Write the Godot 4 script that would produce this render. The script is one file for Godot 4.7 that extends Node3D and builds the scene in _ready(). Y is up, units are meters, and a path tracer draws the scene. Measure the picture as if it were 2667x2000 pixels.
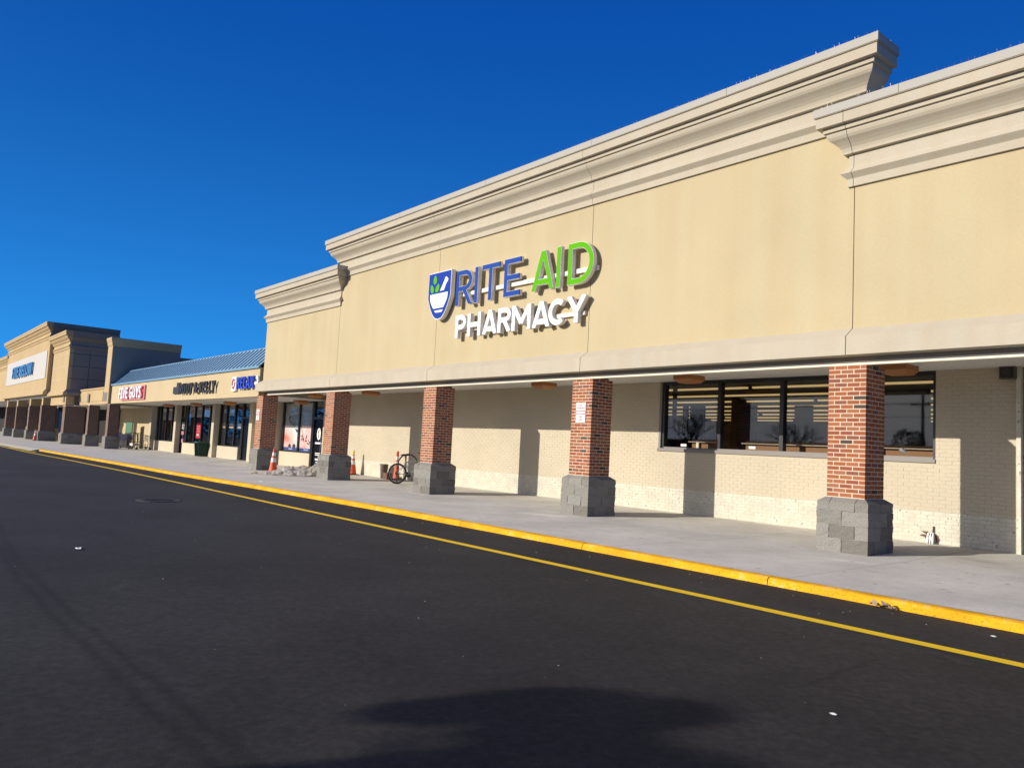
extends Node3D

var M := {}
var used := {}
var rng := RandomNumberGenerator.new()
const ROAD := -0.09

# ---------------------------------------------------------------- helpers
func lin(r: float, g: float, b: float) -> Color:
	return Color(r, g, b).linear_to_srgb()

func fy(z: float) -> float:
	return maxf(0.0, -z) * 0.016

func title(n: String) -> String:
	if not used.has(n):
		used[n] = 0
		return n
	used[n] += 1
	return "%s_%03d" % [n, used[n]]

func tag(o: Node3D, label: String, category: String, group := "") -> void:
	o.set_meta("label", label)
	o.set_meta("category", category)
	if group != "":
		o.set_meta("group", group)

func thing(n: String, label: String, category: String, at := Vector3.ZERO, turn := 0.0, group := "") -> Node3D:
	var o := Node3D.new()
	o.name = title(n)
	o.position = at
	o.rotation.y = turn
	tag(o, label, category, group)
	add_child(o, true)
	return o

func setting(n: String) -> Node3D:
	var o := Node3D.new()
	o.name = title(n)
	o.set_meta("kind", "structure")
	add_child(o, true)
	return o

func mi(parent: Node3D, n: String, mesh: Mesh, m: Material, at := Vector3.ZERO, rot := Vector3.ZERO) -> MeshInstance3D:
	var o := MeshInstance3D.new()
	o.name = n if parent != self else title(n)
	o.mesh = mesh
	o.position = at
	o.rotation = rot
	if m:
		o.material_override = m
	parent.add_child(o, true)
	return o

func bx(parent: Node3D, n: String, a: Vector3, b: Vector3, m: Material) -> MeshInstance3D:
	var bm := BoxMesh.new()
	bm.size = (b - a).abs()
	return mi(parent, n, bm, m, (a + b) * 0.5)

func stuff(o: Node3D) -> Node3D:
	o.set_meta("kind", "stuff")
	return o

func begin() -> SurfaceTool:
	var st := SurfaceTool.new()
	st.begin(Mesh.PRIMITIVE_TRIANGLES)
	st.set_smooth_group(-1)
	return st

func begin_smooth() -> SurfaceTool:
	var st := SurfaceTool.new()
	st.begin(Mesh.PRIMITIVE_TRIANGLES)
	st.set_smooth_group(0)
	return st

func done(st: SurfaceTool) -> ArrayMesh:
	st.generate_normals()
	return st.commit()

func tri(st: SurfaceTool, a: Vector3, b: Vector3, c: Vector3, out: Vector3) -> void:
	if (b - a).cross(c - a).dot(out) > 0.0:
		var t := b
		b = c
		c = t
	st.add_vertex(a)
	st.add_vertex(b)
	st.add_vertex(c)

func quad(st: SurfaceTool, a: Vector3, b: Vector3, c: Vector3, d: Vector3, out: Vector3) -> void:
	tri(st, a, b, c, out)
	tri(st, a, c, d, out)

func sbox(st: SurfaceTool, a: Vector3, b: Vector3) -> void:
	var lo := Vector3(minf(a.x, b.x), minf(a.y, b.y), minf(a.z, b.z))
	var hi := Vector3(maxf(a.x, b.x), maxf(a.y, b.y), maxf(a.z, b.z))
	var p := []
	for i in 8:
		p.append(Vector3(hi.x if i & 1 else lo.x, hi.y if i & 2 else lo.y, hi.z if i & 4 else lo.z))
	quad(st, p[0], p[2], p[6], p[4], Vector3.LEFT)
	quad(st, p[1], p[3], p[7], p[5], Vector3.RIGHT)
	quad(st, p[0], p[1], p[5], p[4], Vector3.DOWN)
	quad(st, p[2], p[3], p[7], p[6], Vector3.UP)
	quad(st, p[0], p[1], p[3], p[2], Vector3.FORWARD)
	quad(st, p[4], p[5], p[7], p[6], Vector3.BACK)

# a bar of square section between two points
func bar(st: SurfaceTool, a: Vector3, b: Vector3, w: float, h := -1.0) -> void:
	if h < 0.0:
		h = w
	var d := (b - a).normalized()
	var up := Vector3.UP if absf(d.y) < 0.95 else Vector3.RIGHT
	var s := d.cross(up).normalized() * w * 0.5
	var u := s.cross(d).normalized() * h * 0.5
	var q := [s + u, -s + u, -s - u, s - u]
	for i in 4:
		var m: Vector3 = q[i] + q[(i + 1) % 4]
		quad(st, a + q[i], a + q[(i + 1) % 4], b + q[(i + 1) % 4], b + q[i], m)
	quad(st, a + q[0], a + q[1], a + q[2], a + q[3], -d)
	quad(st, b + q[0], b + q[1], b + q[2], b + q[3], d)

# round tube through points
func tube(st: SurfaceTool, pts: Array, r: float, sides := 8, closed := false, r_end := -1.0) -> void:
	var n := pts.size()
	var rings := []
	var last := Vector3.UP
	for i in n:
		var d: Vector3
		if closed:
			d = (pts[(i + 1) % n] - pts[(i - 1 + n) % n]).normalized()
		else:
			d = (pts[mini(i + 1, n - 1)] - pts[maxi(i - 1, 0)]).normalized()
		var s := d.cross(last)
		if s.length() < 0.05:
			s = d.cross(Vector3.RIGHT)
		if s.length() < 0.05:
			s = d.cross(Vector3.FORWARD)
		s = s.normalized()
		var u := s.cross(d).normalized()
		last = u
		var rr := r if r_end < 0.0 else lerpf(r, r_end, float(i) / maxf(1.0, n - 1))
		var ring := []
		for k in sides:
			var t := TAU * k / sides
			ring.append([pts[i] + (s * cos(t) + u * sin(t)) * rr, s * cos(t) + u * sin(t)])
		rings.append(ring)
	var count := n if closed else n - 1
	for i in count:
		var p: Array = rings[i]
		var q: Array = rings[(i + 1) % n]
		for k in sides:
			var k2 := (k + 1) % sides
			quad(st, p[k][0], p[k2][0], q[k2][0], q[k][0], p[k][1] + p[k2][1])
	if not closed:
		var d0: Vector3 = (pts[0] - pts[1]).normalized()
		var d1: Vector3 = (pts[n - 1] - pts[n - 2]).normalized()
		for k in range(1, sides - 1):
			tri(st, rings[0][0][0], rings[0][k][0], rings[0][k + 1][0], d0)
			tri(st, rings[n - 1][0][0], rings[n - 1][k][0], rings[n - 1][k + 1][0], d1)

# surface of revolution about y: profile of (radius, y)
func lathe(st: SurfaceTool, prof: Array, sides := 20, at := Vector3.ZERO) -> void:
	for i in prof.size() - 1:
		var p: Vector2 = prof[i]
		var q: Vector2 = prof[i + 1]
		for k in sides:
			var t0 := TAU * k / sides
			var t1 := TAU * (k + 1) / sides
			var c0 := Vector3(cos(t0), 0, sin(t0))
			var c1 := Vector3(cos(t1), 0, sin(t1))
			var dr := q.x - p.x
			var dy := q.y - p.y
			var out := (c0 + c1) * 0.5 * dy + Vector3.UP * -dr
			if out.length() < 1e-6:
				out = c0
			var a := at + c0 * p.x + Vector3.UP * p.y
			var b := at + c1 * p.x + Vector3.UP * p.y
			var c := at + c1 * q.x + Vector3.UP * q.y
			var d := at + c0 * q.x + Vector3.UP * q.y
			if p.x > 1e-5:
				tri(st, a, b, c, out)
			if q.x > 1e-5:
				tri(st, a, c, d, out)

# moulding: profile of (distance out, height), top first, along a path of (x, z); outside is on the left of +x -> +z
func sweep(prof: Array, path: Array, caps := true) -> ArrayMesh:
	var st := begin()
	var n := path.size()
	var offs := []
	var norms := []
	for i in n - 1:
		var d: Vector2 = (path[i + 1] - path[i]).normalized()
		norms.append(Vector2(-d.y, d.x))
	for i in n:
		if i == 0:
			offs.append(norms[0])
		elif i == n - 1:
			offs.append(norms[n - 2])
		else:
			var a: Vector2 = norms[i - 1]
			var b: Vector2 = norms[i]
			offs.append((a + b) / (1.0 + a.dot(b)))
	for i in n - 1:
		var nn: Vector2 = norms[i]
		for k in prof.size() - 1:
			var p: Vector2 = prof[k]
			var q: Vector2 = prof[k + 1]
			var a2: Vector2 = path[i] + offs[i] * p.x
			var b2: Vector2 = path[i + 1] + offs[i + 1] * p.x
			var c2: Vector2 = path[i + 1] + offs[i + 1] * q.x
			var d2: Vector2 = path[i] + offs[i] * q.x
			var de := q.x - p.x
			var dy := q.y - p.y
			var out := Vector3(nn.x * -dy, de, nn.y * -dy)
			quad(st, Vector3(a2.x, p.y, a2.y), Vector3(b2.x, p.y, b2.y), Vector3(c2.x, q.y, c2.y), Vector3(d2.x, q.y, d2.y), out)
	if caps:
		var poly := PackedVector2Array()
		for p in prof:
			poly.append(p)
		var idx := Geometry2D.triangulate_polygon(poly)
		for e in [0, n - 1]:
			var dd: Vector2 = (path[1] - path[0]).normalized() if e == 0 else (path[n - 2] - path[n - 1]).normalized()
			var out := Vector3(-dd.x, 0, -dd.y)
			for k in range(0, idx.size(), 3):
				var v := []
				for j in 3:
					var p: Vector2 = poly[idx[k + j]]
					var w: Vector2 = path[e] + offs[e] * p.x
					v.append(Vector3(w.x, p.y, w.y))
				tri(st, v[0], v[1], v[2], out)
	return done(st)

func hash3(p: Vector3, s: float) -> float:
	var v := sin(p.x * 127.1 + p.y * 311.7 + p.z * 74.7 + s * 53.3) * 43758.5453
	return v - floorf(v)

# ---------------------------------------------------------------- textures
func noise_bytes(w: int, h: int, freq: float, octaves: int, sd: int) -> PackedByteArray:
	var n := FastNoiseLite.new()
	n.noise_type = FastNoiseLite.TYPE_SIMPLEX_SMOOTH
	n.seed = sd
	n.frequency = freq
	n.fractal_type = FastNoiseLite.FRACTAL_FBM
	n.fractal_octaves = octaves
	var im := n.get_seamless_image(w, h)
	im.convert(Image.FORMAT_L8)
	return im.get_data()

func tex_of(w: int, h: int, data: PackedByteArray, f := Image.FORMAT_L8) -> ImageTexture:
	var im := Image.create_from_data(w, h, false, f, data)
	if f == Image.FORMAT_L8:
		im.convert(Image.FORMAT_RGB8)
	return ImageTexture.create_from_image(im)

# grain: random specks over a soft cloud, lo..hi
func grain(sz: int, lo: float, hi: float, speck: float, sd: int, freq := 0.05) -> ImageTexture:
	var r := RandomNumberGenerator.new()
	r.seed = sd
	var a := noise_bytes(sz, sz, freq, 4, sd)
	var out := PackedByteArray()
	out.resize(sz * sz)
	var prev := 0.5
	for i in sz * sz:
		prev = prev * 0.35 + r.randf() * 0.65
		var v := lerpf(lo, hi, a[i] / 255.0 * (1.0 - speck) + prev * speck)
		out[i] = int(clampf(v, 0.0, 1.0) * 255.0)
	return tex_of(sz, sz, out)

func std(n: String, c: Color, rough: float, o := {}) -> StandardMaterial3D:
	var m := StandardMaterial3D.new()
	m.resource_name = n
	m.albedo_color = c
	m.roughness = rough
	if o.has("spec"):
		m.metallic_specular = o.spec
	if o.has("metal"):
		m.metallic = o.metal
	if o.has("tex"):
		m.albedo_texture = o.tex
		m.uv1_triplanar = true
		m.uv1_world_triplanar = true
		m.uv1_triplanar_sharpness = 4.0
		m.uv1_scale = Vector3.ONE * o.get("scale", 1.0)
	if o.has("bump"):
		m.heightmap_enabled = true
		m.heightmap_texture = o.tex
		m.heightmap_scale = o.bump
	if o.has("detail"):
		m.detail_enabled = true
		m.detail_blend_mode = BaseMaterial3D.BLEND_MODE_MUL
		m.detail_albedo = o.detail
		m.detail_uv_layer = BaseMaterial3D.DETAIL_UV_2
		m.uv2_triplanar = true
		m.uv2_world_triplanar = true
		m.uv2_triplanar_sharpness = 4.0
		m.uv2_scale = Vector3.ONE * o.get("dscale", 0.1)
	M[n] = m
	return m

# the road: repaved asphalt with scuffs, two tyre tracks, patches and a crack; 32 m to a repeat
func road_image() -> ImageTexture:
	var w := 1024
	var a := noise_bytes(w, w, 0.006, 5, 11)
	var b := noise_bytes(w, w, 0.03, 4, 12)
	var k := PackedFloat32Array()
	k.resize(w * w)
	for i in w * w:
		k[i] = 0.74 + 0.30 * (a[i] / 255.0 - 0.5) + 0.16 * (b[i] / 255.0 - 0.5)
	var r := RandomNumberGenerator.new()
	r.seed = 5
	var px := w / 32.0
	# tyre tracks curving along the lane
	for t in [[Vector2(-14.0, 10.6), Vector2(-10.4, 10.33), Vector2(-8.3, 10.44), Vector2(-6.2, 10.41), Vector2(-4.7, 10.39), Vector2(-3.3, 10.36)], [Vector2(-13.0, 10.1), Vector2(-9.8, 10.28), Vector2(-7.7, 10.3), Vector2(-6.1, 10.28), Vector2(-4.5, 10.24), Vector2(-3.2, 10.2)]]:
		for i in t.size() - 1:
			_stroke(k, w, t[i] * px, t[i + 1] * px, 1.2, -0.11)
	for i in w * w:
		k[i] += (r.randf() - 0.5) * 0.26
	for i in 30:
		var c := Vector2(r.randf_range(-28, 3), r.randf_range(4.5, 13)) * px
		var d := Vector2.from_angle(r.randf_range(-0.5, 0.5)) * r.randf_range(4, 40)
		_stroke(k, w, c, c + d, r.randf_range(0.6, 1.1), r.randf_range(0.07, 0.15))
	for i in 16:
		var c := Vector2(r.randf_range(-26, 2), r.randf_range(3.7, 12)) * px
		_stroke(k, w, c, c + Vector2(r.randf_range(-30, 30), r.randf_range(-10, 10)), r.randf_range(4, 11), r.randf_range(-0.09, 0.07))
	_stroke(k, w, Vector2(-2.72, 6.9) * px, Vector2(-2.8, 5.75) * px, 0.5, -0.13)
	var out := PackedByteArray()
	out.resize(w * w * 3)
	for i in w * w:
		var v := clampf(k[i], 0.05, 1.0)
		var warm := (a[(i * 7 + 333) % (w * w)] / 255.0 - 0.5) * 0.0
		var x := float(i % w) / px
		# the nearer patch of road is a little browner than the far one
		var near := smoothstep(17.0, 27.0, x) * (1.0 - smoothstep(31.2, 32.0, x))
		out[i * 3] = int(clampf(v * (0.97 + 0.1 * near + warm), 0, 1) * 255)
		out[i * 3 + 1] = int(clampf(v * (0.97 + 0.035 * near), 0, 1) * 255)
		out[i * 3 + 2] = int(clampf(v * (1.06 - 0.08 * near), 0, 1) * 255)
	return tex_of(w, w, out, Image.FORMAT_RGB8)

func _stroke(k: PackedFloat32Array, w: int, a: Vector2, b: Vector2, r: float, amount: float) -> void:
	var n := int(maxf(2.0, (b - a).length() * 1.4))
	for i in n:
		var c := a.lerp(b, float(i) / (n - 1))
		var q := int(ceilf(r * 1.6))
		for dy in range(-q, q + 1):
			for dx in range(-q, q + 1):
				var g := exp(-(dx * dx + dy * dy) / (r * r))
				var x := posmod(int(c.x) + dx, w)
				var y := posmod(int(c.y) + dy, w)
				k[y * w + x] += amount * g / maxf(1.0, r * 1.25)

# poured concrete: clouds, pale patches, gum spots; 16 m to a repeat
func concrete_image() -> ImageTexture:
	var w := 1024
	var a := noise_bytes(w, w, 0.008, 5, 21)
	var b := noise_bytes(w, w, 0.045, 3, 22)
	var k := PackedFloat32Array()
	k.resize(w * w)
	for i in w * w:
		k[i] = 0.89 + 0.12 * (a[i] / 255.0 - 0.5) + 0.05 * (b[i] / 255.0 - 0.5)
	var r := RandomNumberGenerator.new()
	r.seed = 8
	for i in 330:
		var c := Vector2(r.randf() * w, r.randf() * w)
		_stroke(k, w, c, c + Vector2(r.randf_range(-1, 1), r.randf_range(-1, 1)), r.randf_range(0.9, 2.0), r.randf_range(-0.42, -0.12))
	for i in 40:
		var c := Vector2(r.randf() * w, r.randf() * w)
		_stroke(k, w, c, c + Vector2(r.randf_range(-60, 60), r.randf_range(-25, 25)), r.randf_range(5, 14), r.randf_range(-0.05, 0.06))
	var out := PackedByteArray()
	out.resize(w * w * 3)
	for i in w * w:
		var v := clampf(k[i], 0.1, 1.0)
		out[i * 3] = int(v * 255)
		out[i * 3 + 1] = int(v * 253)
		out[i * 3 + 2] = int(v * 248)
	return tex_of(w, w, out, Image.FORMAT_RGB8)

# old cream paint: scuffs and chips down to grey, 4 m to a repeat
func chipped_image() -> ImageTexture:
	var w := 512
	var a := noise_bytes(w, w, 0.02, 5, 31)
	var b := noise_bytes(w, w, 0.09, 3, 32)
	var out := PackedByteArray()
	out.resize(w * w * 3)
	for i in w * w:
		var v := 0.93 + 0.12 * (a[i] / 255.0 - 0.5)
		var chip := smoothstep(0.73, 0.8, b[i] / 255.0) * smoothstep(0.5, 0.62, a[i] / 255.0)
		v = lerpf(v, 0.52, chip * 0.8)
		v = clampf(v, 0, 1)
		out[i * 3] = int(v * 255)
		out[i * 3 + 1] = int(v * 253)
		out[i * 3 + 2] = int(v * (252 - 10 * chip))
	return tex_of(w, w, out, Image.FORMAT_RGB8)

# rain-streaked render: soft patches and faint vertical streaks, 9 m to a repeat
func streak_image() -> ImageTexture:
	var w := 512
	var a := noise_bytes(w, w, 0.006, 4, 51)
	var b := noise_bytes(w, w, 0.03, 3, 52)
	var out := PackedByteArray()
	out.resize(w * w * 3)
	for y in w:
		for x in w:
			var i := y * w + x
			var s := b[(y / 16) * w + x] / 255.0
			var v := 0.965 + 0.04 * (a[i] / 255.0 - 0.5) + 0.02 * (s - 0.5) * (a[(i + 9000) % (w * w)] / 255.0)
			out[i * 3] = int(clampf(v, 0, 1) * 255)
			out[i * 3 + 1] = int(clampf(v * (0.995 + 0.02 * (s - 0.5)), 0, 1) * 255)
			out[i * 3 + 2] = int(clampf(v * (0.985 + 0.04 * (s - 0.5)), 0, 1) * 255)
	return tex_of(w, w, out, Image.FORMAT_RGB8)

# yellow paint rubbed through to pale concrete
func worn_image() -> ImageTexture:
	var w := 512
	var a := noise_bytes(w, w, 0.012, 4, 41)
	var b := noise_bytes(w, w, 0.08, 3, 42)
	var out := PackedByteArray()
	out.resize(w * w * 3)
	for i in w * w:
		var v := 0.9 + 0.16 * (a[i] / 255.0 - 0.5)
		var rub := smoothstep(0.56, 0.8, b[i] / 255.0 * 0.55 + a[i] / 255.0 * 0.45)
		var scuff := smoothstep(0.70, 0.80, b[(i * 3 + 70000) % (w * w)] / 255.0)
		v *= 1.0 - 0.22 * scuff
		out[i * 3] = int(clampf(v, 0, 1) * 250)
		out[i * 3 + 1] = int(clampf(lerpf(v * 0.74, 0.8 * v, rub * 0.75), 0, 1) * 250)
		out[i * 3 + 2] = int(clampf(lerpf(0.06, 0.62 * v, rub * 0.75), 0, 1) * 250)
	return tex_of(w, w, out, Image.FORMAT_RGB8)

# shop-window picture: pale pink skin, a stem of dark leaves, two black stones over a blue band
func poster_image(part: int) -> ImageTexture:
	var w := 160
	var h := 176
	var im := Image.create(w, h, false, Image.FORMAT_RGB8)
	for y in h:
		for x in w:
			var u := float(x) / w
			var v := float(y) / h
			var c := Color(0.93, 0.92, 0.9)
			if part == 0:
				var d := Vector2(u - 0.0, v - 0.78).length()
				c = c.lerp(Color(0.95, 0.76, 0.73), smoothstep(0.95, 0.45, d))
				c = c.lerp(Color(0.85, 0.5, 0.42), smoothstep(0.55, 0.3, d) * smoothstep(0.78, 0.5, v))
				if Vector2((u - 0.42), (v - 0.83) * 1.1).length() < 0.1 or Vector2((u - 0.72), (v - 0.83) * 1.1).length() < 0.11:
					c = Color(0.18, 0.17, 0.18)
			else:
				c = c.lerp(Color(0.96, 0.78, 0.76), smoothstep(0.75, 0.2, absf(u * 0.9 + v - 0.95)))
				c = c.lerp(Color(0.9, 0.68, 0.62), smoothstep(0.12, 0.0, absf(u - v * 0.5 - 0.05)))
				c = c.lerp(Color(0.9, 0.55, 0.6), smoothstep(0.03, 0.0, absf(v - 0.84 + 0.05 * u)))
			if v > 0.87:
				c = Color(0.2, 0.27, 0.52)
				if absf(v - 0.935) < 0.028 and absf(u - (0.48 if part == 0 else 0.55)) < (0.13 if part == 0 else 0.17) and (int(x) % 7) > 1:
					c = Color(0.75, 0.8, 0.93)
			im.set_pixel(x, y, c)
	return ImageTexture.create_from_image(im)

# ---------------------------------------------------------------- camera, sky, sun
func _ready() -> void:
	rng.seed = 42
	var cam := Camera3D.new()
	cam.name = "camera"
	cam.position = Vector3(0, 1.309, 11.6137)
	cam.rotation = Vector3(0.0824, 0.8841, 0.0512)
	cam.fov = 52.3646
	cam.near = 0.05
	cam.far = 900.0
	add_child(cam)
	cam.current = true

	var we := WorldEnvironment.new()
	we.name = "world_environment"
	var env := Environment.new()
	var sky := Sky.new()
	var sm := ProceduralSkyMaterial.new()
	sm.sky_top_color = lin(0.0012, 0.056, 0.34)
	sm.sky_horizon_color = lin(0.036, 0.37, 0.95)
	sm.sky_curve = 0.15
	sm.sky_energy_multiplier = 1.0
	sm.ground_bottom_color = lin(0.06, 0.06, 0.06)
	sm.ground_horizon_color = lin(0.12, 0.14, 0.17)
	sm.sun_angle_max = 90.0
	sm.sun_curve = 0.32
	sky.sky_material = sm
	env.background_mode = Environment.BG_SKY
	env.sky = sky
	env.tonemap_mode = Environment.TONE_MAPPER_LINEAR
	env.tonemap_exposure = 1.08
	env.sdfgi_enabled = true
	env.ssao_enabled = true
	env.ssil_enabled = true
	we.environment = env
	add_child(we)

	var sun := DirectionalLight3D.new()
	sun.name = "sun"
	sun.basis = Basis.looking_at(Vector3(0.405, -0.3986, -1.0).normalized(), Vector3.UP)
	sun.light_energy = 1.55
	sun.light_color = lin(1.0, 0.93, 0.82)
	sun.light_angular_distance = 0.5
	sun.shadow_enabled = true
	add_child(sun)

	materials()
	ground()
	pharmacy()
	pillars()
	shops()
	department_store()
	signs()
	street_things()
	opposite_side()

func materials() -> void:
	var g1 := grain(512, 0.90, 1.0, 0.75, 101, 0.02)
	var g2 := grain(512, 0.86, 1.0, 0.5, 102, 0.03)
	var asphalt_grain := grain(512, 0.52, 1.0, 0.85, 103, 0.03)
	var rock := grain(512, 0.70, 1.0, 0.4, 104, 0.03)
	var brickg := grain(256, 0.72, 1.0, 0.45, 105, 0.04)
	var cloud := grain(512, 0.95, 1.0, 0.04, 106, 0.005)
	var streak := streak_image()
	std("asphalt", lin(0.0555, 0.057, 0.0545), 0.86, {tex = asphalt_grain, scale = 0.9, bump = 0.35, detail = road_image(), dscale = 1.0 / 32.0, spec = 0.4})
	std("concrete", lin(0.80, 0.778, 0.73), 0.9, {tex = g2, scale = 0.9, bump = 0.08, detail = concrete_image(), dscale = 1.0 / 16.0, spec = 0.3})
	std("joint", lin(0.10, 0.10, 0.10), 0.95)
	std("kerb_yellow", lin(0.98, 0.97, 0.95), 0.75, {tex = worn_image(), scale = 0.23, spec = 0.35})
	std("kerb_faded", lin(0.6, 0.55, 0.4), 0.9, {tex = g2, scale = 0.9})
	std("line_yellow", lin(0.92, 0.60, 0.02), 0.7, {tex = g1, scale = 1.3, spec = 0.3})
	std("stucco", lin(0.585, 0.495, 0.315), 0.92, {tex = g1, scale = 1.6, bump = 0.12, detail = streak, dscale = 0.11, spec = 0.2})
	std("stucco_trim", lin(0.555, 0.50, 0.40), 0.92, {tex = g1, scale = 1.6, bump = 0.08, detail = streak, dscale = 0.17, spec = 0.2})
	std("metal_cap", lin(0.40, 0.385, 0.345), 0.8, {spec = 0.25})
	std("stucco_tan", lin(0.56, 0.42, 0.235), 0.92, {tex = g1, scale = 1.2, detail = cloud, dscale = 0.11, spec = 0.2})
	std("stucco_tan_shaded", lin(0.29, 0.26, 0.215), 0.92, {tex = g1, scale = 1.2, detail = cloud, dscale = 0.11, spec = 0.2})  # the tan stucco with shade put into its colour, for returns and rear walls
	std("awning_stucco", lin(0.60, 0.485, 0.30), 0.92, {tex = g1, scale = 1.6, detail = cloud, dscale = 0.15, spec = 0.2})
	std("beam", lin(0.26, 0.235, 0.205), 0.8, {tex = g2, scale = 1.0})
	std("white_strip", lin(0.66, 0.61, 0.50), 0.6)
	std("soffit", lin(0.72, 0.70, 0.65), 0.85, {tex = g2, scale = 0.7})
	std("dark_slot", lin(0.03, 0.03, 0.03), 0.9)
	std("mortar", lin(0.72, 0.62, 0.48), 0.95, {tex = g1, scale = 3.0})
	std("paint_beige", lin(0.635, 0.56, 0.42), 0.8, {tex = g2, scale = 2.0, detail = cloud, dscale = 0.2, spec = 0.3})
	std("paint_cream", lin(0.80, 0.765, 0.63), 0.8, {tex = g2, scale = 2.0, detail = chipped_image(), dscale = 0.25, spec = 0.3})
	std("paint_joint", lin(0.53, 0.455, 0.325), 0.9)
	std("cream_joint", lin(0.50, 0.47, 0.37), 0.9)
	var tones := [Vector3(0.45, 0.155, 0.07), Vector3(0.40, 0.138, 0.068), Vector3(0.48, 0.185, 0.09), Vector3(0.37, 0.122, 0.068), Vector3(0.44, 0.19, 0.105), Vector3(0.32, 0.13, 0.088), Vector3(0.13, 0.09, 0.075)]
	for i in tones.size():
		std("brick%d" % i, lin(tones[i].x, tones[i].y, tones[i].z), 0.9, {tex = brickg, scale = 5.0, bump = 0.25, spec = 0.2})
	var greys := [Vector3(0.335, 0.32, 0.285), Vector3(0.31, 0.295, 0.26), Vector3(0.255, 0.237, 0.208), Vector3(0.36, 0.345, 0.31)]
	for i in greys.size():
		std("stone%d" % i, lin(greys[i].x, greys[i].y, greys[i].z), 0.95, {tex = rock, scale = 2.2, bump = 0.8, spec = 0.15})
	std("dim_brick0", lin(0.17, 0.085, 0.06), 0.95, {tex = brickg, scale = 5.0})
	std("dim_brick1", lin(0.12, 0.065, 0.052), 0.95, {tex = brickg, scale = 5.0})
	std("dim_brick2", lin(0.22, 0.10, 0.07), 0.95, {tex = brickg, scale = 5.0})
	std("stone_mortar", lin(0.43, 0.415, 0.375), 0.95, {tex = g1, scale = 3.0})
	std("frame_black", lin(0.012, 0.012, 0.014), 0.35, {spec = 0.5})
	std("frame_grey", lin(0.20, 0.18, 0.165), 0.5, {spec = 0.5})
	std("frame_brown", lin(0.10, 0.07, 0.055), 0.5)
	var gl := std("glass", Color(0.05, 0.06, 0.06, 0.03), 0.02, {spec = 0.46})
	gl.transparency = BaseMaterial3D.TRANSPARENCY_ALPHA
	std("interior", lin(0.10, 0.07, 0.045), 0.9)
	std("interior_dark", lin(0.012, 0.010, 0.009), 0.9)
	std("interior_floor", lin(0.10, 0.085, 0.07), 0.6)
	std("shelf_brown", lin(0.26, 0.13, 0.045), 0.7, {tex = g2, scale = 1.5})
	std("shelf_edge", lin(0.7, 0.62, 0.45), 0.6)
	var sl := std("strip", lin(0.8, 0.7, 0.5), 0.6)
	sl.emission_enabled = true
	sl.emission = lin(0.46, 0.32, 0.13)
	sl.emission_energy_multiplier = 1.0
	std("amber", lin(0.42, 0.17, 0.045), 0.45, {tex = g2, scale = 2.0, spec = 0.5})
	std("white", lin(0.80, 0.80, 0.79), 0.6)
	std("white_gloss", lin(0.82, 0.82, 0.80), 0.35)
	std("sign_side", lin(0.72, 0.71, 0.69), 0.45)
	std("sign_blue", lin(0.012, 0.048, 0.32), 0.75, {spec = 0.25})
	std("letter_blue", lin(0.02, 0.062, 0.30), 0.75, {spec = 0.25})
	std("sign_green", lin(0.10, 0.39, 0.003), 0.75, {spec = 0.25})
	std("sign_white", lin(0.86, 0.86, 0.86), 0.4)
	std("raceway", lin(0.74, 0.69, 0.58), 0.6)
	std("sign_red", lin(0.55, 0.05, 0.06), 0.5)
	std("sign_pink", lin(0.70, 0.28, 0.28), 0.5)
	std("sign_black", lin(0.02, 0.02, 0.024), 0.5)
	std("relax_blue", lin(0.02, 0.06, 0.48), 0.4)
	std("sky_letter", lin(0.06, 0.24, 0.50), 0.45)
	std("navy_side", lin(0.03, 0.05, 0.10), 0.5)
	std("panel_white", lin(0.58, 0.56, 0.53), 0.8, {tex = g2, scale = 0.3})
	std("roof_blue", lin(0.20, 0.34, 0.49), 0.45, {spec = 0.5})
	std("roof_seam_shaded", lin(0.035, 0.10, 0.18), 0.45, {spec = 0.4})  # same paint as the panels, darkened to carry the shade on the seam sides
	std("roof_edge", lin(0.17, 0.29, 0.39), 0.4, {spec = 0.5})
	std("flat_roof", lin(0.25, 0.25, 0.25), 0.9)
	std("spike", lin(0.22, 0.19, 0.26), 0.4, {metal = 0.6})
	std("lime", lin(0.8, 0.8, 0.78), 0.8)
	std("orange", lin(0.75, 0.105, 0.03), 0.55, {tex = g2, scale = 2.0})
	std("reflective", lin(0.75, 0.70, 0.66), 0.45)
	std("rubber", lin(0.018, 0.018, 0.018), 0.8)
	std("black_metal", lin(0.02, 0.02, 0.022), 0.4, {spec = 0.5})
	std("silver", lin(0.42, 0.45, 0.44), 0.35, {metal = 0.6})
	std("steel", lin(0.5, 0.5, 0.5), 0.35, {metal = 0.9})
	std("red_paint", lin(0.45, 0.03, 0.03), 0.5)
	std("bin_green", lin(0.012, 0.06, 0.035), 0.5, {spec = 0.4})
	std("bucket", lin(0.13, 0.095, 0.07), 0.7)
	std("rust", lin(0.20, 0.11, 0.075), 0.9, {tex = rock, scale = 6.0, bump = 0.5})
	std("yellow_tape", lin(0.66, 0.52, 0.12), 0.6)
	std("paper", lin(0.75, 0.74, 0.70), 0.8)
	std("leaf_dry", lin(0.33, 0.24, 0.18), 0.9)
	var pl := std("plastic", lin(0.66, 0.61, 0.52), 0.24, {spec = 0.7, tex = cloud, scale = 1.3})
	pl.transparency = BaseMaterial3D.TRANSPARENCY_ALPHA
	pl.albedo_color.a = 0.62
	pl.backlight_enabled = true
	pl.backlight = Color(0.35, 0.35, 0.33)
	std("cart_blue", lin(0.02, 0.03, 0.14), 0.5)
	std("cart_grey", lin(0.20, 0.20, 0.20), 0.35, {metal = 0.7})
	std("green_panel", lin(0.045, 0.17, 0.085), 0.6)
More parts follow.
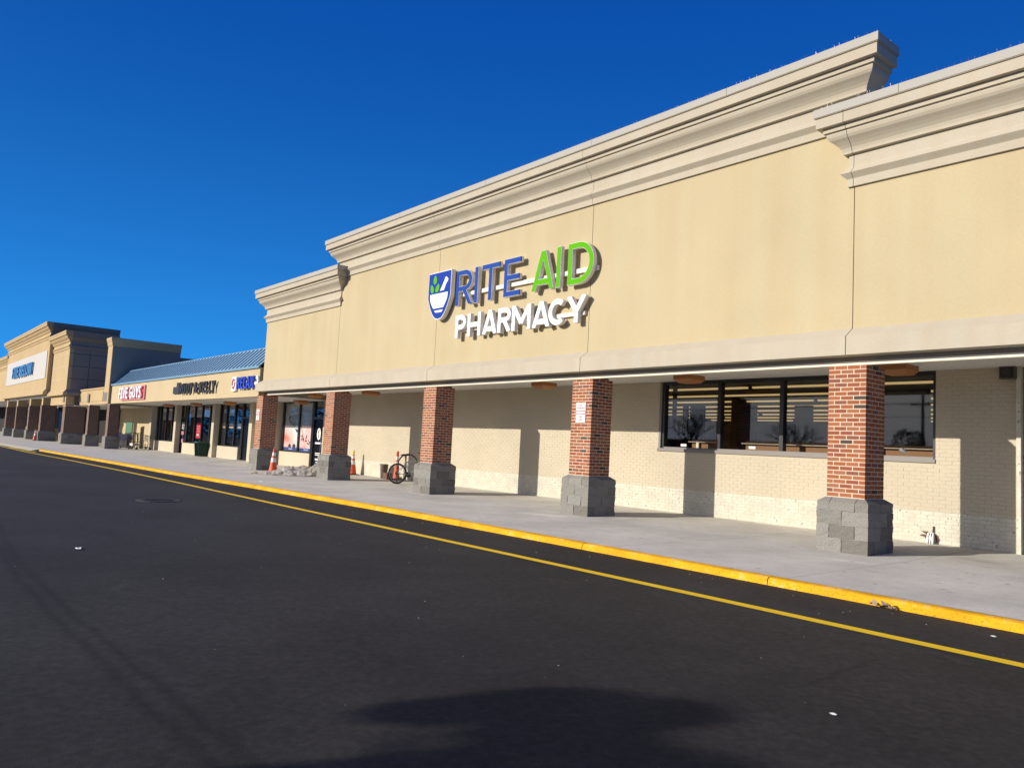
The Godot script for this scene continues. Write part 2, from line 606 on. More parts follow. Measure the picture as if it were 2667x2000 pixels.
	std("poster_red", lin(0.62, 0.02, 0.05), 0.6)
	std("frost", lin(0.28, 0.32, 0.32), 0.5)
	std("paper_grey", lin(0.42, 0.42, 0.42), 0.8)
	std("blind_blue", lin(0.30, 0.44, 0.47), 0.8)
	std("valance", lin(0.55, 0.42, 0.27), 0.8)
	std("door_dark", lin(0.006, 0.007, 0.010), 0.25, {spec = 0.22})
	std("bark", lin(0.10, 0.085, 0.07), 0.95)
	std("needles", lin(0.035, 0.055, 0.03), 0.8)
	std("far_wall", lin(0.16, 0.13, 0.11), 0.9)
	std("pole_wood", lin(0.11, 0.085, 0.065), 0.95)
	std("iron", lin(0.05, 0.045, 0.042), 0.7, {metal = 0.3})

# ---------------------------------------------------------------- ground
func kerb_z(x: float) -> float:
	var p := [Vector2(-130, 5.6), Vector2(-61, 4.75), Vector2(-50, 4.42), Vector2(-33, 3.88), Vector2(-26, 3.72), Vector2(-21, 3.45), Vector2(-14, 3.28), Vector2(-8, 3.34), Vector2(-3, 3.42), Vector2(20, 3.5)]
	for i in p.size() - 1:
		if x <= p[i + 1].x:
			return lerpf(p[i].y, p[i + 1].y, (x - p[i].x) / (p[i + 1].x - p[i].x))
	return 3.5

func line_z(x: float) -> float:
	var p := [Vector2(-130, 6.2), Vector2(-57, 5.35), Vector2(-45, 5.34), Vector2(-38, 5.06), Vector2(-28, 4.87), Vector2(-22, 4.82), Vector2(-16, 4.84), Vector2(-6, 4.82), Vector2(-3.4, 4.82), Vector2(20, 4.86)]
	for i in p.size() - 1:
		if x <= p[i + 1].x:
			return lerpf(p[i].y, p[i + 1].y, (x - p[i].x) / (p[i + 1].x - p[i].x))
	return 4.86

func ground() -> void:
	var road := setting("asphalt_road")
	var st := begin()
	quad(st, Vector3(-420, ROAD, -140), Vector3(160, ROAD, -140), Vector3(160, ROAD, 320), Vector3(-420, ROAD, 320), Vector3.UP)
	mi(road, "asphalt_surface", done(st), M.asphalt)

	# painted fire lane line along the kerb, 4 mm above the asphalt
	var line := setting("road_marking")
	st = begin()
	var x := -130.0
	while x < 12.0:
		var x2 := x + 2.0
		quad(st, Vector3(x, ROAD + 0.004, line_z(x)), Vector3(x2, ROAD + 0.004, line_z(x2)), Vector3(x2, ROAD + 0.004, line_z(x2) + 0.15), Vector3(x, ROAD + 0.004, line_z(x) + 0.15), Vector3.UP)
		x = x2
	mi(line, "yellow_line", done(st), M.line_yellow)

	# pavement slabs
	var pav := setting("pavement")
	st = begin()
	x = -130.0
	while x < 12.0:
		var x2 := x + 2.0
		quad(st, Vector3(x, -0.014, kerb_z(x)), Vector3(x2, -0.014, kerb_z(x2)), Vector3(x2, -0.014, 0), Vector3(x, -0.014, 0), Vector3.UP)
		quad(st, Vector3(x, -0.014, 0), Vector3(x2, -0.014, 0), Vector3(x2, 0.03, -3.0), Vector3(x, 0.03, -3.0), Vector3.UP)
		x = x2
	mi(pav, "slab_bed", done(st), M.joint)
	var cuts := [12.0, 6.0, 0.4, -5.05]
	while cuts[-1] > -126.0:
		cuts.append(cuts[-1] - (2.78 if cuts[-1] > -40.0 else 5.56))
	for i in cuts.size() - 1:
		var a: float = cuts[i + 1] + 0.004
		var b: float = cuts[i] - 0.004
		var sk := -0.035
		st = begin()
		var za := kerb_z(a) - 0.003
		var zb := kerb_z(b) - 0.003
		quad(st, Vector3(a - sk * za, 0, za), Vector3(b - sk * zb, 0, zb), Vector3(b, 0, 0), Vector3(a, 0, 0), Vector3.UP)
		quad(st, Vector3(a, 0, 0), Vector3(b, 0, 0), Vector3(b + sk * 3, fy(-3.2), -3.2), Vector3(a + sk * 3, fy(-3.2), -3.2), Vector3.UP)
		quad(st, Vector3(b - sk * zb, 0, zb), Vector3(b, 0, 0), Vector3(b, -0.03, 0), Vector3(b - sk * zb, -0.03, zb), Vector3.RIGHT)
		quad(st, Vector3(a - sk * za, 0, za), Vector3(a, 0, 0), Vector3(a, -0.03, 0), Vector3(a - sk * za, -0.03, za), Vector3.LEFT)
		mi(pav, "slab", done(st), M.concrete)

	# yellow kerb in sections
	var kerb := setting("kerb")
	var kc := [12.0, 3.9, -5.08]
	while kc[-1] > -46.0:
		kc.append(kc[-1] - 3.05)
	for i in kc.size() - 1:
		st = begin()
		var n := 4
		for k in n:
			var a := lerpf(kc[i + 1] + 0.006, kc[i] - 0.006, float(k) / n)
			var b := lerpf(kc[i + 1] + 0.006, kc[i] - 0.006, float(k + 1) / n)
			var prof := [Vector2(0.0, -0.0), Vector2(0.095, -0.001), Vector2(0.125, -0.009), Vector2(0.142, -0.03), Vector2(0.155, ROAD - 0.01)]
			for j in prof.size() - 1:
				var p: Vector2 = prof[j]
				var q: Vector2 = prof[j + 1]
				quad(st, Vector3(a, p.y, kerb_z(a) + p.x), Vector3(b, p.y, kerb_z(b) + p.x), Vector3(b, q.y, kerb_z(b) + q.x), Vector3(a, q.y, kerb_z(a) + q.x), Vector3(0, q.x - p.x + 0.001, p.y - q.y + 0.001))
		for e in [kc[i + 1] + 0.006, kc[i] - 0.006]:
			quad(st, Vector3(e, 0, kerb_z(e)), Vector3(e, 0, kerb_z(e) + 0.1), Vector3(e, ROAD, kerb_z(e) + 0.155), Vector3(e, ROAD, kerb_z(e)), Vector3(1 if e > (kc[i] + kc[i + 1]) * 0.5 else -1, 0, 0))
		mi(kerb, "kerb_section", done(st), M.kerb_yellow)
	st = begin()
	x = kc[-1]
	while x > -128.0:
		var x2 := x - 3.0
		var d1 := ROAD * smoothstep(-50.0, -58.0, x)
		var d2 := ROAD * smoothstep(-50.0, -58.0, x2)
		quad(st, Vector3(x, 0, kerb_z(x)), Vector3(x2, 0, kerb_z(x2)), Vector3(x2, d2 * 0.0 - 0.004, kerb_z(x2) + 0.12), Vector3(x, d1 * 0.0 - 0.004, kerb_z(x) + 0.12), Vector3.UP)
		quad(st, Vector3(x, -0.004, kerb_z(x) + 0.12), Vector3(x2, -0.004, kerb_z(x2) + 0.12), Vector3(x2, ROAD - 0.01, kerb_z(x2) + 0.6), Vector3(x, ROAD - 0.01, kerb_z(x) + 0.6), Vector3(0, 1, 0.2))
		x = x2
	mi(kerb, "dropped_kerb", done(st), M.kerb_faded)
	# two short painted bars by the dropped kerb
	for bb in [Vector2(-50.3, 4.95), Vector2(-46.0, 4.9)]:
		st = begin()
		quad(st, Vector3(bb.x - 2.6, ROAD + 0.004, bb.y + 0.22), Vector3(bb.x + 0.3, ROAD + 0.004, bb.y - 0.05), Vector3(bb.x + 0.6, ROAD + 0.004, bb.y + 0.12), Vector3(bb.x - 2.2, ROAD + 0.004, bb.y + 0.4), Vector3.UP)
		mi(line, "yellow_bar", done(st), M.line_yellow)

	# ground under the buildings and the drain cover in the lane
	var mh := thing("manhole_cover", "round dark iron manhole cover set in the asphalt lane", "manhole cover", Vector3(-16.62, ROAD, 6.98))
	var s2 := begin()
	lathe(s2, [Vector2(0.42, 0.0), Vector2(0.42, 0.012), Vector2(0.35, 0.014), Vector2(0.35, 0.004)], 28)
	mi(mh, "frame", done(s2), M.iron)
	s2 = begin()
	lathe(s2, [Vector2(0.34, 0.0), Vector2(0.34, 0.012), Vector2(0.0, 0.013)], 28)
	for k in 5:
		var hw := sqrt(0.09 - pow(-0.2 + k * 0.1, 2)) 
		sbox(s2, Vector3(-0.2 + k * 0.1 - 0.02, 0.012, -hw), Vector3(-0.2 + k * 0.1 + 0.02, 0.02, hw))
	mi(mh, "lid", done(s2), M.iron)

# ---------------------------------------------------------------- the pharmacy
const JOINTS := [-29.77, -23.58, -17.79, -11.88, -6.02, 6.0]

func cornice_profile(up: float) -> Array:
	var p := [Vector2(-0.1, 7.0), Vector2(0.425, 7.0), Vector2(0.425, 6.862), Vector2(0.40, 6.86), Vector2(0.40, 6.852), Vector2(0.405, 6.85), Vector2(0.405, 6.69), Vector2(0.325, 6.688), Vector2(0.325, 6.61), Vector2(0.288, 6.608), Vector2(0.287, 6.57), Vector2(0.275, 6.53), Vector2(0.25, 6.492), Vector2(0.20, 6.45), Vector2(0.155, 6.405), Vector2(0.12, 6.36), Vector2(0.104, 6.315), Vector2(0.10, 6.272), Vector2(0.032, 6.268), Vector2(0.035, 6.07), Vector2(0.05, 6.045), Vector2(0.13, 5.952), Vector2(0.065, 5.885), Vector2(0.05, 5.868), Vector2(0.045, 5.745), Vector2(-0.1, 5.742)]
	var q := []
	for v in p:
		q.append(Vector2(v.x, v.y + up))
	return q

func spikes(parent: Node3D, a: Vector3, b: Vector3, sd: int) -> void:
	var r := RandomNumberGenerator.new()
	r.seed = sd
	var d := b - a
	var n := int(d.length() / 0.075)
	var mm := MultiMesh.new()
	mm.transform_format = MultiMesh.TRANSFORM_3D
	var bm := BoxMesh.new()
	bm.size = Vector3(0.0026, 0.085, 0.0026)
	mm.mesh = bm
	mm.instance_count = n
	for i in n:
		var p := a + d * (i + r.randf()) / n
		var bs := Basis(Vector3(1, 0, 0), r.randf_range(-0.5, 0.7)) * Basis(Vector3(0, 0, 1), r.randf_range(-0.35, 0.35))
		mm.set_instance_transform(i, Transform3D(bs, p + Vector3(0, 0.035, 0)))
	var o := MultiMeshInstance3D.new()
	o.name = "bird_spikes"
	o.multimesh = mm
	o.material_override = M.spike
	o.set_meta("kind", "stuff")
	parent.add_child(o, true)
	# lime and feathers caught between the spikes
	var st := begin()
	for i in int(d.length() * 0.5) + 2:
		var c := a + d * r.randf()
		if r.randf() < 0.5:
			c = a + d * clampf(snappedf(r.randf(), 0.25) + r.randf_range(-0.02, 0.02), 0, 1)
		var s := r.randf_range(0.005, 0.016)
		sbox(st, c + Vector3(-s, 0, -s), c + Vector3(s, s * 2.2, s))
	var w := mi(parent, "feathers", done(st), M.lime)
	w.set_meta("kind", "stuff")

func pharmacy() -> void:
	var b := thing("pharmacy_building", "long cream stucco pharmacy with raised moulded parapet and pillared walkway", "building")
	# upper wall in panels with open joints, backed by a dark core
	bx(b, "parapet_core", Vector3(-29.7, 3.1, -0.46), Vector3(6, 6.9, -0.235), M.joint)
	bx(b, "parapet_core", Vector3(-23.7, 6.9, -0.46), Vector3(-5.96, 7.86, -0.235), M.joint)
	for i in JOINTS.size() - 1:
		var x0: float = JOINTS[i] + (0.007 if i > 0 else 0.0)
		var x1: float = JOINTS[i + 1] - 0.007
		bx(b, "wall_panel", Vector3(x0, 3.44, -0.232), Vector3(x1, 6.86, -0.18), M.stucco)
		# lower projecting band
		var prof := [Vector2(-0.05, 3.47), Vector2(0.0, 3.462), Vector2(0.212, 3.31), Vector2(0.212, 3.018), Vector2(-0.06, 3.016)]
		var path := [Vector2(x0, -0.18), Vector2(x1, -0.18)]
		if i == 0:
			path = [Vector2(-29.77, -3.0), Vector2(-29.77, -0.18), Vector2(x1, -0.18)]
		mi(b, "band", sweep(prof, path), M.stucco_trim)
	bx(b, "wall_panel", Vector3(-23.755, 6.862, -0.232), Vector3(-17.797, 7.84, -0.1805), M.stucco)
	bx(b, "wall_panel", Vector3(-17.783, 6.862, -0.232), Vector3(-11.887, 7.84, -0.1805), M.stucco)
	bx(b, "wall_panel", Vector3(-11.873, 6.862, -0.232), Vector3(-5.90, 7.84, -0.1805), M.stucco)
	# cornices: low left, high middle in three lengths, low right
	mi(b, "cornice", sweep(cornice_profile(0), [Vector2(-29.77, -4.0), Vector2(-29.77, -0.18), Vector2(-23.58, -0.18), Vector2(-23.58, -0.24)]), M.stucco_trim)
	mi(b, "cornice", sweep(cornice_profile(0.95), [Vector2(-23.755, -0.46), Vector2(-23.755, -0.18), Vector2(-17.794, -0.18)]), M.stucco_trim)
	mi(b, "cornice", sweep(cornice_profile(0.95), [Vector2(-17.786, -0.18), Vector2(-11.884, -0.18)]), M.stucco_trim)
	mi(b, "cornice", sweep(cornice_profile(0.95), [Vector2(-11.876, -0.18), Vector2(-5.90, -0.18), Vector2(-5.90, -0.46)]), M.stucco_trim)
	mi(b, "cornice", sweep(cornice_profile(0), [Vector2(-6.07, -0.24), Vector2(-6.07, -0.18), Vector2(-6.024, -0.18)], false), M.stucco_trim)
	mi(b, "cornice", sweep(cornice_profile(0), [Vector2(-6.016, -0.18), Vector2(6, -0.18)]), M.stucco_trim)
	# sheet-metal caps on the cornices
	var cap := [Vector2(-0.3, 7.012), Vector2(0.435, 7.008), Vector2(0.435, 6.872), Vector2(0.427, 6.872)]
	var hcap := []
	for v in cap:
		hcap.append(v + Vector2(0, 0.95))
	mi(b, "metal_cap", sweep(cap, [Vector2(-29.77, -4.0), Vector2(-29.77, -0.18), Vector2(-23.58, -0.18), Vector2(-23.58, -0.24)], false), M.metal_cap)
	var caps := [-23.755, -19.4, -15.3, -11.6, -8.2, -5.9]
	for i in caps.size() - 1:
		var path := [Vector2(caps[i] + 0.003, -0.18), Vector2(caps[i + 1] - 0.003, -0.18)]
		if i == 0:
			path = [Vector2(-23.755, -0.46), Vector2(-23.755, -0.18), Vector2(caps[1] - 0.003, -0.18)]
		if i == caps.size() - 2:
			path = [Vector2(caps[i] + 0.003, -0.18), Vector2(-5.9, -0.18), Vector2(-5.9, -0.46)]
		mi(b, "metal_cap", sweep(hcap, path, false), M.metal_cap)
	var lcaps := [-6.07, -5.15, -2.0, 2.0, 6.0]
	for i in lcaps.size() - 1:
		var path := [Vector2(lcaps[i] + 0.003, -0.18), Vector2(lcaps[i + 1] - 0.003, -0.18)]
		if i == 0:
			path = [Vector2(-6.07, -0.24), Vector2(-6.07, -0.18), Vector2(lcaps[1] - 0.003, -0.18)]
		mi(b, "metal_cap", sweep(cap, path, false), M.metal_cap)
	spikes(b, Vector3(-30.1, 7.012, 0.18), Vector3(-23.3, 7.012, 0.18), 1)
	spikes(b, Vector3(-24.1, 7.962, 0.18), Vector3(-5.55, 7.962, 0.18), 2)
	spikes(b, Vector3(-5.53, 7.962, 0.2), Vector3(-5.53, 7.962, -0.44), 3)
	spikes(b, Vector3(-6.4, 7.012, 0.18), Vector3(-1.0, 7.012, 0.18), 4)
	# body behind the parapet
	bx(b, "side_wall", Vector3(-29.74, 3.05, -33), Vector3(-29.5, 6.6, -0.47), M.stucco)
	bx(b, "roof", Vector3(-29.5, 6.2, -33), Vector3(6.5, 6.4, -0.47), M.flat_roof)
	bx(b, "back_wall", Vector3(-29.74, 0, -33.3), Vector3(6.5, 6.4, -33.0), M.stucco)
	bx(b, "side_wall", Vector3(-29.62, 0, -33), Vector3(-29.4, 3.05, -3.0), M.interior)
	bx(b, "side_wall", Vector3(6.2, 0, -33), Vector3(6.5, 6.2, -0.47), M.stucco)
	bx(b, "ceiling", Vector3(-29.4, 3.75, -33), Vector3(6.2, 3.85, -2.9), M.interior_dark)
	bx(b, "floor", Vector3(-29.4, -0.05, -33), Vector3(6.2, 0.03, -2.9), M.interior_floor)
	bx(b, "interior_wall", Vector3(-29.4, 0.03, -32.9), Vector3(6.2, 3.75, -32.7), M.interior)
	# beam under the band, its lit lower edge, and the walkway ceiling
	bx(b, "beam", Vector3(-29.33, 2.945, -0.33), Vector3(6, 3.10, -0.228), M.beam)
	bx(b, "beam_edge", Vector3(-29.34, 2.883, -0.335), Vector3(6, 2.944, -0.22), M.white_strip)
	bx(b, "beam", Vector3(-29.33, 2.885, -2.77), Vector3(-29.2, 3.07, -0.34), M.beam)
	for i in 13:
		var xa := -29.2 + i * 2.7
		bx(b, "soffit_panel", Vector3(xa + 0.003, 3.055, -2.83), Vector3(minf(xa + 2.697, 6.0), 3.09, -0.336), M.soffit)
	for vx in [-26.2, -20.6, -15.2, -8.7, -3.6]:
		bx(b, "soffit_vent", Vector3(vx - 0.45, 3.045, -1.05), Vector3(vx + 0.45, 3.056, -0.95), M.dark_slot)
	# tops of the pillars run on into the ceiling, set back behind the beam
	for px in [-29.77, -23.81, -17.93, -12.105, -6.30]:
		bx(b, "pillar_head", Vector3(px + 0.08, 2.85, -0.56), Vector3(px + 0.52, 3.06, -0.34), M.beam)

	storefront(b)

func painted_bricks(b: Node3D, x0: float, x1: float, hole: Rect2) -> void:
	# the wall itself (joints) and its bricks: the nearest 300 apart, the rest joined
	var zf := -2.77
	var h := 0.0677
	var bed := begin()
	var bedc := begin()
	sbox(bed, Vector3(x0, 0.62, -3.0), Vector3(hole.position.x, 3.06, zf - 0.0045))
	sbox(bed, Vector3(hole.end.x, 0.62, -3.0), Vector3(x1, 3.06, zf - 0.0045))
	sbox(bed, Vector3(hole.position.x, 0.62, -3.0), Vector3(hole.end.x, hole.position.y, zf - 0.0045))
	sbox(bedc, Vector3(x0, -0.05, -3.0), Vector3(x1, 0.62, zf - 0.0045))
	mi(b, "wall_core", done(bed), M.paint_joint)
	mi(b, "wall_core", done(bedc), M.cream_joint)
	var wall := MeshInstance3D.new()
	var rest := begin()
	var restc := begin()
	var near := []
	var r := RandomNumberGenerator.new()
	r.seed = 77
	for c in 46:
		var y0 := -0.015 + c * h
		var y1 := y0 + h - 0.0065
		if y0 > 3.04:
			break
		y1 = minf(y1, 3.052)
		var cream := c < 9 or (c == 9 and false)
		var x := x0 - (0.1015 if c % 2 else 0.0)
		while x < x1:
			var a := maxf(x + 0.003, x0)
			var e := minf(x + 0.2, x1)
			x += 0.203
			if e - a < 0.02:
				continue
			var proud := zf + r.randf_range(-0.0015, 0.0015)
			if y1 > hole.position.y and a < hole.end.x and e > hole.position.x:
				if y0 > hole.position.y - 0.012 or true:
					if a < hole.position.x - 0.03:
						e = minf(e, hole.position.x)
					elif e > hole.end.x + 0.03:
						a = maxf(a, hole.end.x)
					elif y0 < hole.position.y - 0.03:
						y1 = minf(y1, hole.position.y)
					else:
						continue
			var jit := r.randf_range(-0.0015, 0.0015)
			if (a > -5.84 and near.size() < 300 and c % 1 == 0) or (a > -7.9 and a < -6.7 and c < 22 and near.size() < 300 and false):
				near.append([Vector3(a, y0 + jit, -2.8), Vector3(e, y1 + jit, proud), cream])
			else:
				brick_face(restc if cream else rest, Vector3(a, y0 + jit, -2.8), Vector3(e, y1 + jit, proud))
	wall.free()
	stuff(mi(b, "brickwork", done(rest), M.paint_beige))
	stuff(mi(b, "brickwork", done(restc), M.paint_cream))
	for n in near:
		var st := begin()
		brick_face(st, n[0], n[1])
		mi(b, "brick", done(st), M.paint_cream if n[2] else M.paint_beige)

# front face of a brick with worn, rounded edges and its four returns
func brick_face(st: SurfaceTool, lo: Vector3, hi: Vector3) -> void:
	var e := 0.003
	var p := [Vector3(lo.x, lo.y, hi.z - e), Vector3(hi.x, lo.y, hi.z - e), Vector3(hi.x, hi.y, hi.z - e), Vector3(lo.x, hi.y, hi.z - e)]
	var q := [Vector3(lo.x + e, lo.y + e, hi.z), Vector3(hi.x - e, lo.y + e, hi.z), Vector3(hi.x - e, hi.y - e, hi.z), Vector3(lo.x + e, hi.y - e, hi.z)]
	quad(st, q[0], q[1], q[2], q[3], Vector3.BACK)
	var outs := [Vector3.DOWN, Vector3.RIGHT, Vector3.UP, Vector3.LEFT]
	for i in 4:
		var j := (i + 1) % 4
		quad(st, p[i], p[j], q[j], q[i], outs[i] + Vector3.BACK)
		quad(st, Vector3(p[i].x, p[i].y, lo.z), Vector3(p[j].x, p[j].y, lo.z), p[j], p[i], outs[i])

func storefront(b: Node3D) -> void:
	var hole := Rect2(-12.0, 1.43, 6.18, 1.7)
	painted_bricks(b, -29.6, -4.56, hole)
	# window wall of four panes
	var zg := -2.87
	bx(b, "window_jamb", Vector3(-12.0, 1.5, -2.99), Vector3(-11.94, 3.055, -2.762), M.frame_grey)
	bx(b, "window_sill", Vector3(-12.02, 1.432, -2.99), Vector3(-5.82, 1.50, -2.745), M.frame_grey)
	bx(b, "window_frame", Vector3(-11.94, 1.5, -2.93), Vector3(-11.87, 3.055, -2.80), M.frame_black)
	bx(b, "window_frame", Vector3(-5.875, 1.5, -2.93), Vector3(-5.82, 3.055, -2.80), M.frame_black)
	bx(b, "window_frame", Vector3(-11.87, 1.50, -2.93), Vector3(-5.875, 1.535, -2.80), M.frame_grey)
	bx(b, "window_frame", Vector3(-11.87, 2.99, -2.93), Vector3(-5.875, 3.055, -2.80), M.frame_black)
	var ms := [-10.35, -8.83, -7.32]
	for m in ms:
		bx(b, "mullion", Vector3(m - 0.045, 1.535, -2.93), Vector3(m + 0.045, 2.99, -2.80), M.frame_black)
	var edges := [-11.87, -10.395, -10.305, -8.875, -8.785, -7.365, -7.275, -5.875]
	for i in 4:
		bx(b, "window_pane", Vector3(edges[i * 2], 1.535, zg - 0.003), Vector3(edges[i * 2 + 1], 2.99, zg + 0.003), M.glass)
	# things one sees through the glass: strip lights in rows, low brown shelving
	var strip_rows := [[-29, -14.6, -14.4, -6.4, -6.2, 6], [-29, -21.2, -21.0, -13, -12.85, -4.2, -4.05, 6], [-29, -24.4, -24.1, -15.2, -15.0, -7, -6.8, 6], [-29, -20.1, -19.8, -12.6, -12.3, 6], [-29, -25.2, -24.9, -17.4, -17.2, -8.5, -8.3, 6], [-29, -22.5, -22.2, -13.4, -13.2, 6], [-29, -26.5, -26.2, -18, -17.8, -9, -8.8, 6], [-29, -23.6, -23.3, -14.5, -14.3, 6]]
	for i in strip_rows.size():
		var z := -10.2 - i * 2.55
		var row: Array = strip_rows[i]
		for k in range(0, row.size() - 1, 2):
			bx(b, "strip_light", Vector3(row[k], 3.62, z - 0.05), Vector3(row[k + 1], 3.68, z + 0.05), M.strip)
	for lx in [-22.0, -10.0, 0.0]:
		var l := AreaLight3D.new()
		l.name = "strip_light_glow"
		l.area_size = Vector2(9, 14)
		l.light_energy = 0.35
		l.light_color = Color(1.0, 0.86, 0.62)
		l.area_range = 40.0
		l.position = Vector3(lx, 3.5, -19)
		l.rotation = Vector3(-PI / 2, 0, 0)
		l.shadow_enabled = true
		b.add_child(l, true)
	for s in [[-11.45, -10.72], [-10.0, -7.9], [-7.6, -5.3]]:
		bx(b, "shelf_unit", Vector3(s[0], 0.03, -3.75), Vector3(s[1], 1.735, -3.32), M.shelf_brown)
		bx(b, "shelf_ledge", Vector3(s[0] - 0.06, 1.672, -3.32), Vector3(s[1] + 0.06, 1.690, -3.24), M.shelf_edge)
	for px in [-11.25, -9.1, -7.0, -5.95]:
		bx(b, "shelf_upright", Vector3(px - 0.035, 0.03, -3.31), Vector3(px + 0.035, 1.70, -3.25), M.shelf_edge)
	for d in [[-13.41, -13.32, 3.74], [-13.06, -12.92, 2.66], [-12.82, -12.39, 2.66], [-11.31, -10.86, 2.65], [-9.83, -9.4, 2.64], [-8.3, -6.84, 2.95], [-6.5, -4.2, 2.6], [-16.6, -15.2, 2.66]]:
		bx(b, "display_panel", Vector3(d[0], 0.03, -5.06), Vector3(d[1], d[2], -4.98), M.interior_dark)
	for px in [-17.5, -0.5]:
		bx(b, "interior_column", Vector3(px - 0.2, 0.03, -14.2), Vector3(px + 0.2, 3.75, -13.8), M.interior_dark)
	for g in 7:
		bx(b, "gondola", Vector3(-28 + g * 4.6, 0.03, -28), Vector3(-27 + g * 4.6, 1.7, -8), M.interior)
	# stickers on the glass
	for s in [[-11.42, 1.56], [-7.62, 1.56], [-9.62, 1.56]]:
		bx(b, "window_sticker", Vector3(s[0], s[1], zg + 0.004), Vector3(s[0] + 0.16, s[1] + 0.055, zg + 0.007), M.paper)
	# right end of the wall: lit corner post and the brown entrance frame beyond
	bx(b, "corner_post", Vector3(-4.556, -0.03, -2.99), Vector3(-4.49, 3.055, -2.70), M.paint_cream)
	bx(b, "entrance_frame", Vector3(-4.488, -0.03, -2.98), Vector3(-4.36, 3.055, -2.82), M.frame_brown)
	bx(b, "entrance_frame", Vector3(-4.36, 2.2, -2.98), Vector3(6.2, 2.34, -2.82), M.frame_brown)
	for i in 5:
		bx(b, "entrance_pane", Vector3(-4.36 + i * 2.1, 0.08, -2.903), Vector3(-2.34 + i * 2.1, 2.2, -2.897), M.glass)
		bx(b, "entrance_pane", Vector3(-4.36 + i * 2.1, 2.34, -2.903), Vector3(-2.34 + i * 2.1, 3.055, -2.897), M.glass)
		bx(b, "entrance_mullion", Vector3(-2.34 + i * 2.1, 0.0, -2.98), Vector3(-2.26 + i * 2.1, 3.055, -2.82), M.frame_brown)

# ---------------------------------------------------------------- pillars
func brick_ring(yc: int) -> Array:
	# ten bricks of a course round a pillar 0.6 m square: [centre, size]
	var out := []
	var w := 0.6
	var l := 0.1885
	var d := 0.092
	var g := (w - 3.0 * l) / 2.0
	var g2 := (w - 2.0 * d - 2.0 * l) / 3.0
	for s in [-1.0, 1.0]:
		var off: float = s * (w - d) * 0.5
		for k in 3:
			var t := -w * 0.5 + l * 0.5 + k * (l + g)
			out.append([Vector3(t, 0, off), Vector3(l, 0.0545, d)] if yc % 2 == 0 else [Vector3(off, 0, t), Vector3(d, 0.0545, l)])
		for k in 2:
			var t := -w * 0.5 + d + g2 + l * 0.5 + k * (l + g2)
			out.append([Vector3(off, 0, t), Vector3(d, 0.0545, l)] if yc % 2 == 0 else [Vector3(t, 0, off), Vector3(l, 0.0545, d)])
	return out

func tone(r: RandomNumberGenerator) -> int:
	var f := r.randf()
	return 6 if f < 0.045 else (5 if f < 0.12 else r.randi() % 5)

func rough(p: Vector3, half: float, flare: float, top: float, chamfer: float, sd: float) -> Vector3:
	var q := p
	var lim := half + flare
	var face := maxf(absf(p.x), absf(p.z)) > lim - 0.004
	if face and p.y < top - 0.002:
		var n := (hash3((p * 40.0).round(), sd) - 0.5) * 0.013
		if absf(p.x) > lim - 0.004:
			q.x += n * signf(p.x)
		if absf(p.z) > lim - 0.004:
			q.z += n * signf(p.z)
	if p.y > top - chamfer:
		var l2 := lerpf(lim, half + 0.004, (p.y - (top - chamfer)) / chamfer)
		q.x = clampf(q.x, -l2, l2)
		q.z = clampf(q.z, -l2, l2)
	return q

func stone_block(lo: Vector3, hi: Vector3, half: float, flare: float, top: float, sd: float) -> ArrayMesh:
	var st := begin()
	var nx := maxi(1, int(round((hi.x - lo.x) / 0.1)))
	var ny := 3
	var nz := maxi(1, int(round((hi.z - lo.z) / 0.1)))
	var ch := 0.07
	var f := func(i, j, k): return rough(Vector3(lerpf(lo.x, hi.x, float(i) / nx), lerpf(lo.y, hi.y, float(j) / ny), lerpf(lo.z, hi.z, float(k) / nz)), half, flare, top, ch, sd)
	for j in ny:
		for i in nx:
			for k in [0, nz]:
				quad(st, f.call(i, j, k), f.call(i + 1, j, k), f.call(i + 1, j + 1, k), f.call(i, j + 1, k), Vector3(0, 0, 1 if k else -1))
		for k in nz:
			for i in [0, nx]:
				quad(st, f.call(i, j, k), f.call(i, j, k + 1), f.call(i, j + 1, k + 1), f.call(i, j + 1, k), Vector3(1 if i else -1, 0, 0))
	for i in nx:
		for k in nz:
			for j in [0, ny]:
				quad(st, f.call(i, j, k), f.call(i + 1, j, k), f.call(i + 1, j, k + 1), f.call(i, j, k + 1), Vector3(0, 1 if j else -1, 0))
	return done(st)

func base_blocks(half: float, flare: float, height: float) -> Array:
	# six blocks to a course, turning by a quarter from course to course: [lo, hi]
	var out := []
	var w := half + flare
	var d := 0.2
	var g := 0.0045
	var hc := height / 4.0
	for c in 4:
		var y0 := c * hc + (0.004 if c else -0.02)
		var y1 := (c + 1) * hc - 0.004
		var list := []
		for s in [-1.0, 1.0]:
			for k in [-1.0, 1.0]:
				list.append([Vector2(minf(0.0, k * w) + (g if k > 0 else 0.0), minf(s * w, s * (w - d))), Vector2(maxf(0.0, k * w) - (g if k < 0 else 0.0), maxf(s * w, s * (w - d)))])
			list.append([Vector2(minf(s * w, s * (w - d)), -(w - d) + 2 * g), Vector2(maxf(s * w, s * (w - d)), (w - d) - 2 * g)])
		for e in list:
			var a: Vector2 = e[0]
			var b: Vector2 = e[1]
			if c % 2 == 1:
				a = Vector2(e[0].y, e[0].x)
				b = Vector2(e[1].y, e[1].x)
			out.append([Vector3(a.x, y0, a.y), Vector3(b.x, y1, b.y), c])
	return out

